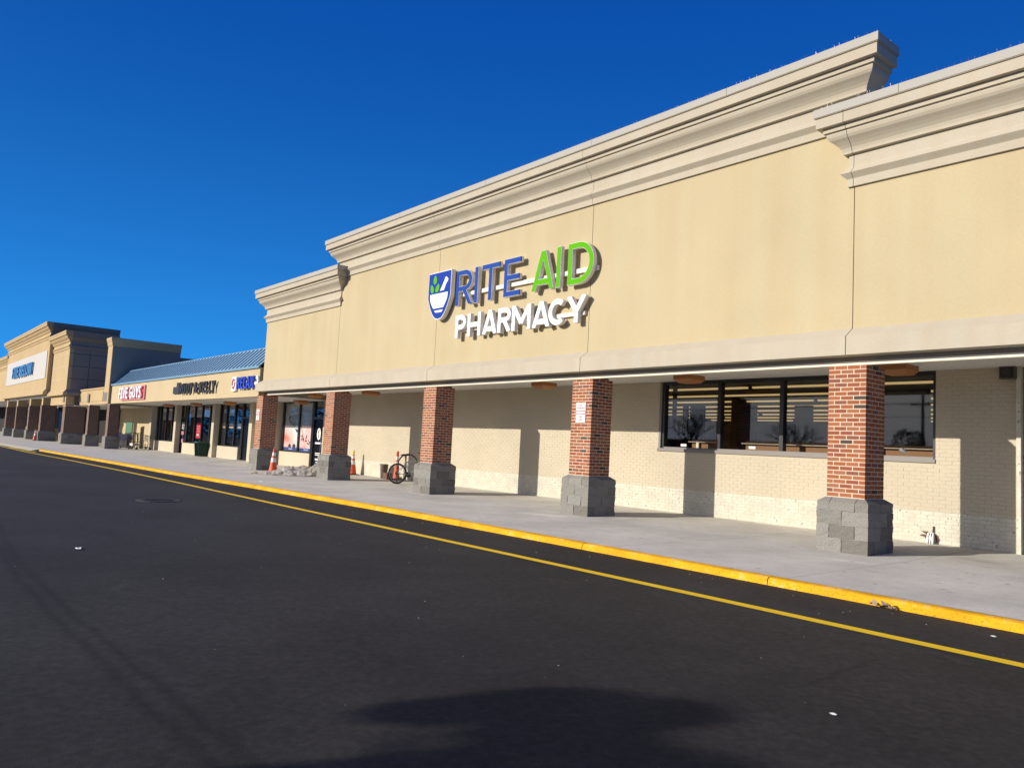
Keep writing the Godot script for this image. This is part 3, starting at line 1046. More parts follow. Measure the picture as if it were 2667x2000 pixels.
func make_pillar(n: String, label: String, at: Vector3, sd: int) -> Node3D:
	var t := thing(n, label, "pillar", at, 0.0, "brick pillars along the walkway")
	var r := RandomNumberGenerator.new()
	r.seed = sd
	var half := 0.3
	var top := 0.8234
	var core := begin()
	sbox(core, Vector3(-half + 0.003, top - 0.05, -half + 0.003), Vector3(half - 0.003, 2.853, half - 0.003))
	mi(t, "mortar_core", done(core), M.mortar)
	var sizes := {}
	for c in 30:
		for e in brick_ring(c):
			var key := "%s" % e[1]
			if not sizes.has(key):
				var bm := BoxMesh.new()
				bm.size = e[1]
				sizes[key] = bm
			var p: Vector3 = e[0] + Vector3(0, top + 0.008 + 0.0677 * c + 0.029, 0)
			var out := Vector3(signf(e[0].x), 0, signf(e[0].z)) * r.randf_range(-0.001, 0.0015)
			mi(t, "brick", sizes[key], M["brick%d" % tone(r)], p + out, Vector3(0, r.randf_range(-0.004, 0.004), r.randf_range(-0.006, 0.006)))
	var sc := begin()
	sbox(sc, Vector3(-half - 0.095, -0.02, -half - 0.095), Vector3(half + 0.095, top - 0.078, half + 0.095))
	mi(t, "mortar_core", done(sc), M.stone_mortar)
	for e in base_blocks(half, 0.105, top):
		var k := r.randi() % 4
		if e[2] == 3 and k == 2:
			k = 0
		mi(t, "stone_block", stone_block(e[0], e[1], half, 0.105, top, r.randf() * 9.0), M["stone%d" % k])
	return t

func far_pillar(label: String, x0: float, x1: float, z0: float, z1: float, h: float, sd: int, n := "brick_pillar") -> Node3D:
	var t := thing(n, label, "pillar", Vector3((x0 + x1) * 0.5, 0, (z0 + z1) * 0.5), 0.0, "brick pillars along the walkway")
	var r := RandomNumberGenerator.new()
	r.seed = sd
	var hx := (x1 - x0) * 0.5
	var hz := (z1 - z0) * 0.5
	var top := 0.82
	var st := begin()
	sbox(st, Vector3(-hx + 0.005, 0, -hz + 0.005), Vector3(hx - 0.005, h, hz - 0.005))
	mi(t, "mortar_core", done(st), M.mortar)
	var sts := []
	for i in 3:
		sts.append(begin())
	var c := 0
	while top + c * 0.0677 < h - 0.05:
		var y := top + c * 0.0677 + 0.006
		for side in 4:
			var along: float = hx if side < 2 else hz
			var k := -along - (0.1 if c % 2 else 0.0)
			while k < along - 0.02:
				var a := maxf(k + 0.005, -along)
				var b := minf(k + 0.198, along)
				k += 0.203
				if b - a < 0.03:
					continue
				var s := sts[mini(2, int(r.randf() * 3.2))] as SurfaceTool
				match side:
					0: sbox(s, Vector3(a, y, hz - 0.05), Vector3(b, y + 0.057, hz))
					1: sbox(s, Vector3(a, y, -hz), Vector3(b, y + 0.057, -hz + 0.05))
					2: sbox(s, Vector3(hx - 0.05, y, a), Vector3(hx, y + 0.057, b))
					3: sbox(s, Vector3(-hx, y, a), Vector3(-hx + 0.05, y + 0.057, b))
		c += 1
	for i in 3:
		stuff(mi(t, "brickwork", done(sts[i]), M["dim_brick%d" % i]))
	st = begin()
	sbox(st, Vector3(-hx - 0.094, -0.02, -hz - 0.094), Vector3(hx + 0.094, top - 0.07, hz + 0.094))
	mi(t, "mortar_core", done(st), M.stone_mortar)
	for cc in 4:
		var y0 := cc * top / 4 + 0.004
		var y1 := (cc + 1) * top / 4 - 0.004
		var fx := hx + 0.105
		var fz := hz + 0.105
		for side in 2:
			var along: float = fx if side == 0 else fz
			var n2 := maxi(2, int(round(along * 2 / 0.4)))
			for k in n2:
				var sh := 0.5 if cc % 2 else 0.0
				var a := clampf(-along + (k - sh) * along * 2 / n2, -along, along) + 0.004
				var b := clampf(-along + (k + 1 - sh) * along * 2 / n2, -along, along) - 0.004
				if k == n2 - 1:
					b = along
				st = begin()
				var i0 := 0.0
				if cc == 3:
					i0 = 0.1
				for sg in [-1.0, 1.0]:
					if side == 0:
						quad(st, Vector3(a, y0, sg * fz), Vector3(b, y0, sg * fz), Vector3(b, y1 - i0 * 0.7, sg * fz), Vector3(a, y1 - i0 * 0.7, sg * fz), Vector3(0, 0, sg))
						quad(st, Vector3(a, y1 - i0 * 0.7, sg * fz), Vector3(b, y1 - i0 * 0.7, sg * fz), Vector3(b * (hx if i0 > 0 else fx) / fx, y1, sg * (fz - maxf(i0, 0.012))), Vector3(a * (hx if i0 > 0 else fx) / fx, y1, sg * (fz - maxf(i0, 0.012))), Vector3(0, 1, sg))
					else:
						quad(st, Vector3(sg * fx, y0, a), Vector3(sg * fx, y0, b), Vector3(sg * fx, y1 - i0 * 0.7, b), Vector3(sg * fx, y1 - i0 * 0.7, a), Vector3(sg, 0, 0))
						quad(st, Vector3(sg * fx, y1 - i0 * 0.7, a), Vector3(sg * fx, y1 - i0 * 0.7, b), Vector3(sg * (fx - maxf(i0, 0.012)), y1, b * (hz if i0 > 0 else fz) / fz), Vector3(sg * (fx - maxf(i0, 0.012)), y1, a * (hz if i0 > 0 else fz) / fz), Vector3(sg, 1, 0))
				mi(t, "stone_block", done(st), M["stone%d" % [0, 1, 3, 2, 1][r.randi() % 5]])
	return t

func pillars() -> void:
	var near := [[-6.30, "red brick pillar on grey stone base standing before the dark store window"], [-12.105, "red brick pillar with a white notice, left of the long dark store window"], [-17.93, "red brick pillar on grey stone base with the bicycle parked behind it"], [-23.81, "red brick pillar beside the crumpled plastic sheeting, cone standing behind it"], [-29.77, "red brick pillar at the end of the pharmacy with a cone before its base"]]
	for i in near.size():
		make_pillar("brick_pillar", near[i][1], Vector3(near[i][0] + 0.3, 0, -0.3), 300 + i)
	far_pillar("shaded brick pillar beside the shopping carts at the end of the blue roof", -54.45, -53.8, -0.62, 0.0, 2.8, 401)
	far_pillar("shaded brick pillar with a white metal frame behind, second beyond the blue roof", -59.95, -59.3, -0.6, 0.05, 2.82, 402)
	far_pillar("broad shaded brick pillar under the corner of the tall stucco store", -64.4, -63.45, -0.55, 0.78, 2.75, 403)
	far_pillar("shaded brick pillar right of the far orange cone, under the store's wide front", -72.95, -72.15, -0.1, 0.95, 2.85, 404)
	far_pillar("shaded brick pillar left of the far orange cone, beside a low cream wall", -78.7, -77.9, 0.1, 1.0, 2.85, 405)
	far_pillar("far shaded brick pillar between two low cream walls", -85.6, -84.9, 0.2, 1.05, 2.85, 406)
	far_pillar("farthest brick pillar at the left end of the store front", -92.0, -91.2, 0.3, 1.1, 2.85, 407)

# ---------------------------------------------------------------- shops under the blue roof
func shops() -> void:
	var b := thing("shop_row", "low row of shops with cream fascia and blue standing-seam metal roof", "building")
	# fascia and ceiling
	bx(b, "fascia", Vector3(-54.2, 2.84, -0.4), Vector3(-29.98, 3.99, -0.12), M.awning_stucco)
	for i in 9:
		var xa := -62.5 + i * 3.72
		bx(b, "soffit_panel", Vector3(xa + 0.003, 2.87, -3.0), Vector3(minf(xa + 3.717, -29.35), 2.93, -0.4), M.soffit)
	# standing-seam roof
	var y0 := 4.03
	var z0 := -0.10
	var y1 := 4.96
	var z1 := -1.03
	var slope := Vector3(0, y1 - y0, z1 - z0)
	var nrm := Vector3(0, -(z1 - z0), y1 - y0).normalized()
	bx(b, "gutter", Vector3(-54.2, 3.96, -0.12), Vector3(-29.98, 4.06, -0.04), M.roof_edge)
	var w := 0.449
	var panel := begin()
	var p0 := Vector3(0, y0, z0)
	var p1 := p0 + slope
	quad(panel, p0, p0 + Vector3(w - 0.02, 0, 0), p1 + Vector3(w - 0.02, 0, 0), p1, nrm)
	quad(panel, p0 - nrm * 0.03, p0 + Vector3(w, 0, 0) - nrm * 0.03, p1 + Vector3(w, 0, 0) - nrm * 0.03, p1 - nrm * 0.03, -nrm)
	var pm := done(panel)
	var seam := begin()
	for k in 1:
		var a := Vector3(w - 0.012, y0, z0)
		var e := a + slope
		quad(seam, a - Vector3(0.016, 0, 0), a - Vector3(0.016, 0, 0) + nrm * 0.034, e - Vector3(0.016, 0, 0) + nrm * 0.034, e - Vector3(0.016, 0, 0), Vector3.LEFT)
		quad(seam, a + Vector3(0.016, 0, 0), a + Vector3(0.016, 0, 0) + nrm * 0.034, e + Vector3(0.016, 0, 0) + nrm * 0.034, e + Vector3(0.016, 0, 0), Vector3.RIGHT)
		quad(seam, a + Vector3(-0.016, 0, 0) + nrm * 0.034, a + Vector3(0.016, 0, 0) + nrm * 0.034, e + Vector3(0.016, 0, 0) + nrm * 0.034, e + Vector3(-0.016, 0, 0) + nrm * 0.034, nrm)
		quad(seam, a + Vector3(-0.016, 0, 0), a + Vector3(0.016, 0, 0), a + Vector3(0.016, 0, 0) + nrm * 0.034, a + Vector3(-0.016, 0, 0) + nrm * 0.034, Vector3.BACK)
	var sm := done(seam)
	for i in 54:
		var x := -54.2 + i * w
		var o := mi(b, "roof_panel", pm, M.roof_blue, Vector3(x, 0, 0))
		mi(o, "seam", sm, M.roof_seam_shaded)
	bx(b, "ridge_cap", Vector3(-54.2, y1 - 0.02, z1 - 0.28), Vector3(-29.95, y1 + 0.05, z1 + 0.02), M.roof_edge)
	spikes(b, Vector3(-54.0, y1 + 0.05, z1 - 0.1), Vector3(-30.0, y1 + 0.05, z1 - 0.1), 9)
	bx(b, "roof", Vector3(-54.2, 4.0, -33), Vector3(-29.8, 4.9, -1.3), M.flat_roof)
	# walls: back wall at the left, piers, low walls, end wall
	bx(b, "wall", Vector3(-63.0, -0.05, -3.2), Vector3(-54.2, 2.9, -2.77), M.awning_stucco)
	var pier_list := [[-54.32, -53.88], [-49.06, -48.66], [-42.4, -42.03], [-37.1, -36.7], [-34.3, -33.92]]
	for p in pier_list:
		bx(b, "pier", Vector3(p[0], -0.03, -3.3), Vector3(p[1], 2.88, -2.55), M.paint_beige)
	for s in [[-53.88, -50.0], [-47.9, -43.2], [-42.03, -38.95], [-33.92, -30.72]]:
		bx(b, "low_wall", Vector3(s[0], -0.03, -3.05), Vector3(s[1], 0.665, -2.78), M.paint_beige)
	bx(b, "low_wall", Vector3(-50.0, -0.03, -3.05), Vector3(-49.06, 0.665, -2.78), M.paint_beige)
	bx(b, "low_wall", Vector3(-43.2, -0.03, -3.05), Vector3(-42.4, 0.665, -2.78), M.paint_beige)
	bx(b, "wall", Vector3(-36.7, -0.03, -3.05), Vector3(-34.3, 2.88, -2.78), M.paint_beige)
	# windows: [from, to, [mullions], sill]
	var zg := -2.9
	for s in [[-53.88, -49.06, [-53.6, -52.95, -51.75, -50.5], 0.67], [-47.9, -42.4, [-47.55, -46.2, -44.95, -43.6], 0.67], [-42.03, -38.75, [-41.98, -41.05, -39.85, -38.8], 0.67], [-33.92, -30.72, [-33.75, -32.1, -30.78], 0.67]]:
		bx(b, "window_frame", Vector3(s[0], s[3], -2.98), Vector3(s[1], s[3] + 0.06, -2.84), M.frame_black)
		bx(b, "window_frame", Vector3(s[0], 2.80, -2.98), Vector3(s[1], 2.88, -2.84), M.frame_black)
		var e: Array = [s[0]] + s[2] + [s[1]]
		for m in s[2]:
			bx(b, "mullion", Vector3(m - 0.06, s[3] + 0.06, -2.98), Vector3(m + 0.06, 2.80, -2.84), M.frame_black)
		for i in e.size() - 1:
			if e[i + 1] - e[i] > 0.4:
				bx(b, "window_pane", Vector3(e[i] + 0.06, s[3] + 0.06, zg - 0.003), Vector3(e[i + 1] - 0.06, 2.80, zg + 0.003), M.glass)
			elif e[i + 1] - e[i] > 0.125:
				bx(b, "window_frame", Vector3(e[i] + 0.06, s[3] + 0.06, -2.95), Vector3(e[i + 1] - 0.06, 2.80, -2.86), M.frame_black)
	# doors
	for d in [[-48.66, -47.9], [-38.7, -37.1], [-30.68, -29.66]]:
		shop_door(b, d[0], d[1])
	# dark rooms behind the glass
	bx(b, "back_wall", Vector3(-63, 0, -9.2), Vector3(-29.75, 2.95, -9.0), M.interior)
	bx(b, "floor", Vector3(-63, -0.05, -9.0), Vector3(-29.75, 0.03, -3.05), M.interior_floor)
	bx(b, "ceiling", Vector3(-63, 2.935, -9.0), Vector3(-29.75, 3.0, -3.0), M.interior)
	for px in [-54.3, -48.9, -36.9, -29.9]:
		bx(b, "party_wall", Vector3(px - 0.08, 0, -9.0), Vector3(px + 0.08, 2.93, -3.3), M.interior)
	# what hangs inside the windows
	for s in [[-53.3, -53.05], [-52.7, -51.95], [-51.5, -50.7]]:
		menu_board(b, s[0], s[1], 1.98, 2.68)
	for s in [[-47.4, -46.35], [-46.05, -45.1], [-44.8, -43.75], [-43.45, -42.6]]:
		menu_board(b, s[0], s[1], 2.17, 2.7)
	bx(b, "red_poster", Vector3(-45.95, 0.98, zg - 0.03), Vector3(-45.2, 1.86, zg - 0.012), M.poster_red)
	for k in 3:
		bx(b, "poster_text", Vector3(-45.8, 1.35 + k * 0.14, zg - 0.012), Vector3(-45.35, 1.40 + k * 0.14, zg - 0.009), M.sign_pink)
	bx(b, "poster_text", Vector3(-45.8, 1.12, zg - 0.012), Vector3(-45.45, 1.22, zg - 0.009), M.paper)
	bx(b, "blind", Vector3(-41.7, 2.38, zg - 0.05), Vector3(-41.15, 2.62, zg - 0.03), M.blind_blue)
	bx(b, "blind", Vector3(-40.9, 2.25, zg - 0.05), Vector3(-39.95, 2.62, zg - 0.03), M.blind_blue)
	for s in [[-41.9, -41.15], [-40.95, -39.95], [-39.75, -38.85]]:
		bx(b, "valance", Vector3(s[0], 1.62, zg - 0.12), Vector3(s[1], 1.88, zg - 0.09), M.valance)
	for i in 7:
		var xx := -41.6 + i * 0.42
		bx(b, "stool", Vector3(xx, 0.05, -4.2 - (i % 2) * 0.6), Vector3(xx + 0.25, 0.9 + (i % 3) * 0.12, -3.9 - (i % 2) * 0.6), M.interior_dark)
	# massage-shop window: frosted above, picture below, leaves across both
	for i in 2:
		var xa: float = [-33.69, -32.04][i]
		var xb: float = [-32.16, -30.84][i]
		bx(b, "frosted_pane", Vector3(xa, 1.83, zg - 0.012), Vector3(xb, 2.8, zg - 0.006), M.frost)
		var q := QuadMesh.new()
		q.size = Vector2(xb - xa, 1.10)
		var pm2 := StandardMaterial3D.new()
		pm2.albedo_texture = poster_image(i)
		pm2.roughness = 0.6
		mi(b, "window_picture", q, pm2, Vector3((xa + xb) * 0.5, 1.28, zg - 0.008))
	var lv := begin()
	var rr := RandomNumberGenerator.new()
	rr.seed = 4
	for i in 34:
		var t := float(i) / 33.0
		var c := Vector3(lerpf(-33.35, -30.95, t) + rr.randf_range(-0.12, 0.12), lerpf(2.12, 0.98, t) + rr.randf_range(-0.12, 0.12) + 0.1 * sin(t * 9.0), zg + 0.005)
		if absf(c.x + 32.1) < 0.09:
			continue
		var d := Vector3.RIGHT.rotated(Vector3.BACK, rr.randf_range(0, TAU)) * rr.randf_range(0.06, 0.11)
		var s := Vector3(-d.y, d.x, 0) * 0.33
		quad(lv, c - d, c + s, c + d, c - s, Vector3.BACK)
	stuff(mi(b, "leaf_print", done(lv), M.sign_black))

func menu_board(b: Node3D, x0: float, x1: float, y0: float, y1: float) -> void:
	var o := bx(b, "menu_board", Vector3(x0, y0, -2.94), Vector3(x1, y1, -2.925), M.paper_grey)
	for k in 4:
		var yy := (y1 - y0) * (0.32 - k * 0.2)
		bx(o, "print", Vector3(-(x1 - x0) * 0.35, yy - 0.015, 0.0075), Vector3((x1 - x0) * (0.1 + 0.07 * (k % 3)), yy + 0.015, 0.009), M.interior)

func shop_door(b: Node3D, x0: float, x1: float) -> void:
	bx(b, "door_frame", Vector3(x0, 0.0, -2.98), Vector3(x0 + 0.07, 2.88, -2.84), M.frame_black)
	bx(b, "door_frame", Vector3(x1 - 0.07, 0.0, -2.98), Vector3(x1, 2.88, -2.84), M.frame_black)
	bx(b, "door_frame", Vector3(x0 + 0.07, 2.10, -2.98), Vector3(x1 - 0.07, 2.2, -2.84), M.frame_black)
	bx(b, "transom_pane", Vector3(x0 + 0.07, 2.2, -2.903), Vector3(x1 - 0.07, 2.88, -2.897), M.glass)
	var d := bx(b, "door", Vector3(x0 + 0.07, 0.06, -2.95), Vector3(x1 - 0.07, 2.10, -2.89), M.door_dark)
	var w := (x1 - x0) * 0.5 - 0.07
	var st := begin()
	tube(st, [Vector3(w - 0.12, -0.35, 0.03), Vector3(w - 0.12, -0.3, 0.08), Vector3(w - 0.12, 0.3, 0.08), Vector3(w - 0.12, 0.35, 0.03)], 0.014, 6)
	mi(d, "handle", done(st), M.steel)
	if x0 < -45:
		for k in 4:
			for s in [-1, 1]:
				bx(d, "door_lettering", Vector3(s * w * 0.45 - w * 0.33, 0.72 - k * 0.11, 0.031), Vector3(s * w * 0.45 + w * 0.33, 0.77 - k * 0.11, 0.033), M.paper)
		for s in [-1, 1]:
			bx(d, "door_sticker", Vector3(s * w * 0.45 - 0.1, 0.05, 0.031), Vector3(s * w * 0.45 + 0.1, 0.26, 0.033), M.sign_pink)
			bx(d, "door_sticker", Vector3(s * w * 0.3 - 0.06, -0.42, 0.031), Vector3(s * w * 0.3 + 0.06, -0.2, 0.033), M.sign_pink)
	elif x0 > -31:
		st = begin()
		var pts := []
		for k in 20:
			pts.append(Vector3(cos(TAU * k / 20) * 0.17, 0.42 + sin(TAU * k / 20) * 0.25, 0.033))
		for k in range(1, 19):
			tri(st, pts[0], pts[k], pts[k + 1], Vector3.BACK)
		mi(d, "door_emblem", done(st), M.paper)
		st = begin()
		tube(st, [Vector3(0.03, 0.6, 0.036), Vector3(-0.04, 0.5, 0.036), Vector3(0.03, 0.4, 0.036), Vector3(-0.02, 0.26, 0.036)], 0.02, 4)
		mi(d, "door_emblem", done(st), M.sign_black)
		for k in 8:
			var yy: float = [0.02, 0.06, -0.38, -0.45, -0.62, -0.66, -0.76, -0.86][k]
			var ww: float = [0.3, 0.28, 0.24, 0.22, 0.22, 0.18, 0.14, 0.2][k]
			bx(d, "door_lettering", Vector3(-ww, yy - 0.018, 0.031), Vector3(ww, yy + 0.018, 0.033), M.paper)

# ---------------------------------------------------------------- the tall store at the left
func department_store() -> void:
	var b := thing("department_store", "tall tan stucco store with stepped moulded parapets and white sign panel", "building")
	# end wing beside the blue roof
	bx(b, "side_wall", Vector3(-55.4, 2.82, -4.1), Vector3(-54.21, 6.95, -0.002), M.stucco_tan_shaded)
	bx(b, "pilaster", Vector3(-55.4, 2.82, 0.0), Vector3(-54.2, 6.6, 0.05), M.stucco_tan)
	var capp := [Vector2(-0.1, 7.05), Vector2(0.14, 7.04), Vector2(0.14, 6.93), Vector2(0.07, 6.72), Vector2(0.04, 6.55), Vector2(0.0, 6.5), Vector2(-0.05, 6.5)]
	mi(b, "coping", sweep(capp, [Vector2(-55.4, 0.05), Vector2(-54.2, 0.05), Vector2(-54.2, -4.1)]), M.stucco_tan)
	bx(b, "rear_parapet", Vector3(-55.4, 2.8, -9.0), Vector3(-54.3, 6.22, -4.1), M.stucco_tan_shaded)
	# canopy between the wing and the main front
	bx(b, "canopy", Vector3(-64.2, 2.82, -3.0), Vector3(-55.4, 3.80, -0.02), M.stucco_tan)
	mi(b, "coping", sweep([Vector2(-0.1, 3.93), Vector2(0.07, 3.92), Vector2(0.07, 3.84), Vector2(0.0, 3.76), Vector2(-0.05, 3.76)], [Vector2(-64.2, -0.02), Vector2(-55.4, -0.02)]), M.stucco_tan)
	bx(b, "canopy_panel", Vector3(-63.7, 3.02, -0.02), Vector3(-60.5, 3.66, 0.01), M.stucco_tan)
	bx(b, "canopy_panel", Vector3(-59.5, 3.02, -0.02), Vector3(-55.9, 3.66, 0.01), M.stucco_tan)
	for vx in [-60.0, -55.2, -54.75]:
		bx(b, "vent_plate", Vector3(vx - 0.24, 2.98, 0.0), Vector3(vx + 0.24, 3.55, 0.06), M.frame_grey)
	# near box
	var p := []
	for v in cornice_profile(1.08):
		p.append(v)
	box_front(b, -69.4, -63.15, 0.9, -2.2, 3.75, 7.6, 1.08)
	bx(b, "lower_band", Vector3(-69.3, 2.8, 0.3), Vector3(-63.35, 3.5, 0.82), M.stucco_tan)
	bx(b, "lower_band", Vector3(-69.3, 2.8, -2.9), Vector3(-63.4, 3.5, 0.3), M.stucco_tan_shaded)
	bx(b, "vent_plate", Vector3(-64.2, 2.98, 0.82), Vector3(-63.75, 3.5, 0.87), M.frame_grey)
	# wide high front with its white panel
	box_front(b, -93.3, -69.55, 1.2, -3.6, 3.9, 8.9, 2.26)
	bx(b, "sign_panel", Vector3(-92.7, 4.93, 1.19), Vector3(-70.25, 7.12, 1.24), M.panel_white)
	bx(b, "panel_seam", Vector3(-76.42, 4.93, 1.24), Vector3(-76.38, 7.12, 1.243), M.paint_joint)
	# left wing
	box_front(b, -135, -93.4, 0.9, -2.2, 3.75, 7.6, 1.08)
	# walkway behind the pillars
	bx(b, "walkway_ceiling", Vector3(-135, 3.45, -3.0), Vector3(-69.5, 3.7, 1.0), M.soffit)
	bx(b, "walkway_ceiling", Vector3(-69.5, 2.74, -3.0), Vector3(-63.0, 2.8, 0.3), M.soffit)
	bx(b, "walkway_ceiling", Vector3(-63.0, 2.78, -3.0), Vector3(-55.4, 2.82, -0.1), M.soffit)
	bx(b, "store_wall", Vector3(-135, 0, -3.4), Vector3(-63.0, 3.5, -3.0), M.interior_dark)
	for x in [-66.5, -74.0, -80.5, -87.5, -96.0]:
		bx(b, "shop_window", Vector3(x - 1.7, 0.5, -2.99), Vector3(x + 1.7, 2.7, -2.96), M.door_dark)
	for s in [[-77.6, -73.4], [-84.6, -79.2], [-90.9, -86.1]]:
		bx(b, "low_wall", Vector3(s[0], -0.03, -0.55), Vector3(s[1], 1.02, -0.3), M.paint_beige)
		bx(b, "shop_window", Vector3(s[0], 1.02, -0.5), Vector3(s[1], 3.3, -0.46), M.door_dark)
		bx(b, "window_rail", Vector3(s[0], 2.72, -0.46), Vector3(s[1], 2.80, -0.4), M.frame_grey)
	# plastered heads of the pillars under the wide front
	for q in [[-72.85, -72.2, 0.0, 0.9], [-78.62, -77.95, 0.15, 0.95], [-85.55, -84.95, 0.25, 1.0], [-91.95, -91.25, 0.35, 1.05]]:
		bx(b, "pillar_head", Vector3(q[0], 2.84, q[2]), Vector3(q[1], 3.6, q[3]), M.stucco_tan)
	bx(b, "rear_body", Vector3(-135, 2.8, -30), Vector3(-55.4, 6.0, -4.2), M.stucco_tan_shaded)

func box_front(b: Node3D, x0: float, x1: float, z: float, zb: float, y0: float, y1: float, up: float) -> void:
	bx(b, "front_wall", Vector3(x0, y0, z - 0.25), Vector3(x1, y1, z), M.stucco_tan)
	bx(b, "return_wall", Vector3(x0 + 0.02, y0, zb), Vector3(x1 - 0.003, y1, z - 0.25), M.stucco_tan_shaded)
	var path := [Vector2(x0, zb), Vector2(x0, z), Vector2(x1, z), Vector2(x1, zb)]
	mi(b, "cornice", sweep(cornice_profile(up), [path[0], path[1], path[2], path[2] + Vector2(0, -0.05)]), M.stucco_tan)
	mi(b, "cornice", sweep(cornice_profile(up), [Vector2(x1, z - 0.05), path[3]]), M.stucco_tan_shaded)
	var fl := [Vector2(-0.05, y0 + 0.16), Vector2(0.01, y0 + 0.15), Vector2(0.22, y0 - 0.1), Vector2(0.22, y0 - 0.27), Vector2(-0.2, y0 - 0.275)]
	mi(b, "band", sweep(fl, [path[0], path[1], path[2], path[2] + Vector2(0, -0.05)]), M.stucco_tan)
	mi(b, "band", sweep(fl, [Vector2(x1, z - 0.05), path[3]]), M.stucco_tan_shaded)
	# scored joints on the front and the return
	for yy in [y0 + 0.95, y0 + 1.85, y0 + 2.75]:
		if yy < 5.7 + up and (x1 - x0 < 10 or x0 < -100):
			bx(b, "score_line", Vector3(x0 + 0.02, yy - 0.012, z), Vector3(x1 - 0.02, yy + 0.012, z + 0.004), M.paint_joint)
			bx(b, "score_line", Vector3(x1 - 0.003, yy - 0.014, zb), Vector3(x1 + 0.002, yy + 0.014, z - 0.02), M.dark_slot)
	if x1 - x0 < 10:
		bx(b, "score_line", Vector3(x1 - 0.003, y0, -0.44), Vector3(x1 + 0.0025, y1 - 0.7, -0.41), M.dark_slot)

# ---------------------------------------------------------------- signs
func arc(c: Vector2, rx: float, ry: float, a0: float, a1: float, n := 16) -> Array:
	var out := []
	for i in n + 1:
		var t := deg_to_rad(lerpf(a0, a1, float(i) / n))
		out.append(c + Vector2(cos(t) * rx, sin(t) * ry))
	return out

func strokes_of(ch: String, w: float, h: float, s: float) -> Array:
	var k := s * 0.5
	match ch:
		"I": return [[Vector2(k, 0), Vector2(k, h)]]
		"T": return [[Vector2(0, h - k), Vector2(w, h - k)], [Vector2(w * 0.5, 0), Vector2(w * 0.5, h - k)]]
		"E": return [[Vector2(k, 0), Vector2(k, h)], [Vector2(k, h - k), Vector2(w, h - k)], [Vector2(k, h * 0.5), Vector2(w * 0.93, h * 0.5)], [Vector2(k, k), Vector2(w, k)]]
		"H": return [[Vector2(k, 0), Vector2(k, h)], [Vector2(w - k, 0), Vector2(w - k, h)], [Vector2(k, h * 0.5), Vector2(w - k, h * 0.5)]]
		"A": return [[Vector2(k * 1.05, 0), Vector2(w * 0.5, h)], [Vector2(w - k * 1.05, 0), Vector2(w * 0.5, h)], [Vector2(w * 0.2, h * 0.22), Vector2(w * 0.8, h * 0.22)]]
		"D": return [[Vector2(k, 0), Vector2(k, h)], [Vector2(k, h - k), Vector2(w * 0.42, h - k)] + arc(Vector2(w * 0.42, h * 0.5), w * 0.58 - k, h * 0.5 - k, 80, -80, 18) + [Vector2(w * 0.42, k), Vector2(k, k)]]
		"P": return [[Vector2(k, 0), Vector2(k, h)], [Vector2(k, h - k), Vector2(w * 0.5, h - k)] + arc(Vector2(w * 0.5, h * 0.68), w * 0.5 - k, h * 0.32 - k, 80, -80, 14) + [Vector2(w * 0.5, h * 0.36 + k), Vector2(k, h * 0.36 + k)]]
		"R": return [[Vector2(k, 0), Vector2(k, h)], [Vector2(k, h - k), Vector2(w * 0.5, h - k)] + arc(Vector2(w * 0.5, h * 0.70), w * 0.46 - k, h * 0.30 - k, 80, -80, 14) + [Vector2(w * 0.5, h * 0.40 + k), Vector2(k, h * 0.40 + k)], [Vector2(w * 0.45, h * 0.42 + k), Vector2(w - k * 1.1, 0)]]
		"M": return [[Vector2(k, 0), Vector2(k, h)], [Vector2(w - k, 0), Vector2(w - k, h)], [Vector2(k * 1.2, h - k * 0.6), Vector2(w * 0.5, h * 0.28)], [Vector2(w - k * 1.2, h - k * 0.6), Vector2(w * 0.5, h * 0.28)]]
		"C": return [arc(Vector2(w * 0.52, h * 0.5), w * 0.52 - k, h * 0.5 - k, 48, 312, 26)]
		"Y": return [[Vector2(w * 0.5, 0), Vector2(w * 0.5, h * 0.46)], [Vector2(k, h), Vector2(w * 0.5, h * 0.42)], [Vector2(w - k, h), Vector2(w * 0.5, h * 0.42)]]
	return []

func channel_letter(parent: Node3D, ch: String, at: Vector3, w: float, h: float, s: float, face: Material) -> void:
	var c := CSGCombiner3D.new()
	c.name = "letter"
	c.position = at
	parent.add_child(c, true)
	for pass_ in 2:
		var ss := s if pass_ == 0 else s - 0.016
		for st in strokes_of(ch, w, h, s):
			var pl := PackedVector2Array(st)
			for poly in Geometry2D.offset_polyline(pl, ss * 0.5, Geometry2D.JOIN_MITER, Geometry2D.END_BUTT):
				var g := CSGPolygon3D.new()
				g.name = "stroke"
				# nothing may rise above or sink below the line of the letters
				var clip := PackedVector2Array([Vector2(-1, 0.0 if pass_ == 0 else 0.008), Vector2(3, 0.0 if pass_ == 0 else 0.008), Vector2(3, h - (0.0 if pass_ == 0 else 0.008)), Vector2(-1, h - (0.0 if pass_ == 0 else 0.008))])
				var inter := Geometry2D.intersect_polygons(poly, clip)
				if inter.is_empty():
					continue
				g.polygon = inter[0]
				g.depth = 0.10 if pass_ == 0 else 0.03
				g.position.z = 0.0 if pass_ == 0 else 0.006
				g.material = M.sign_side if pass_ == 0 else face
				c.add_child(g, true)

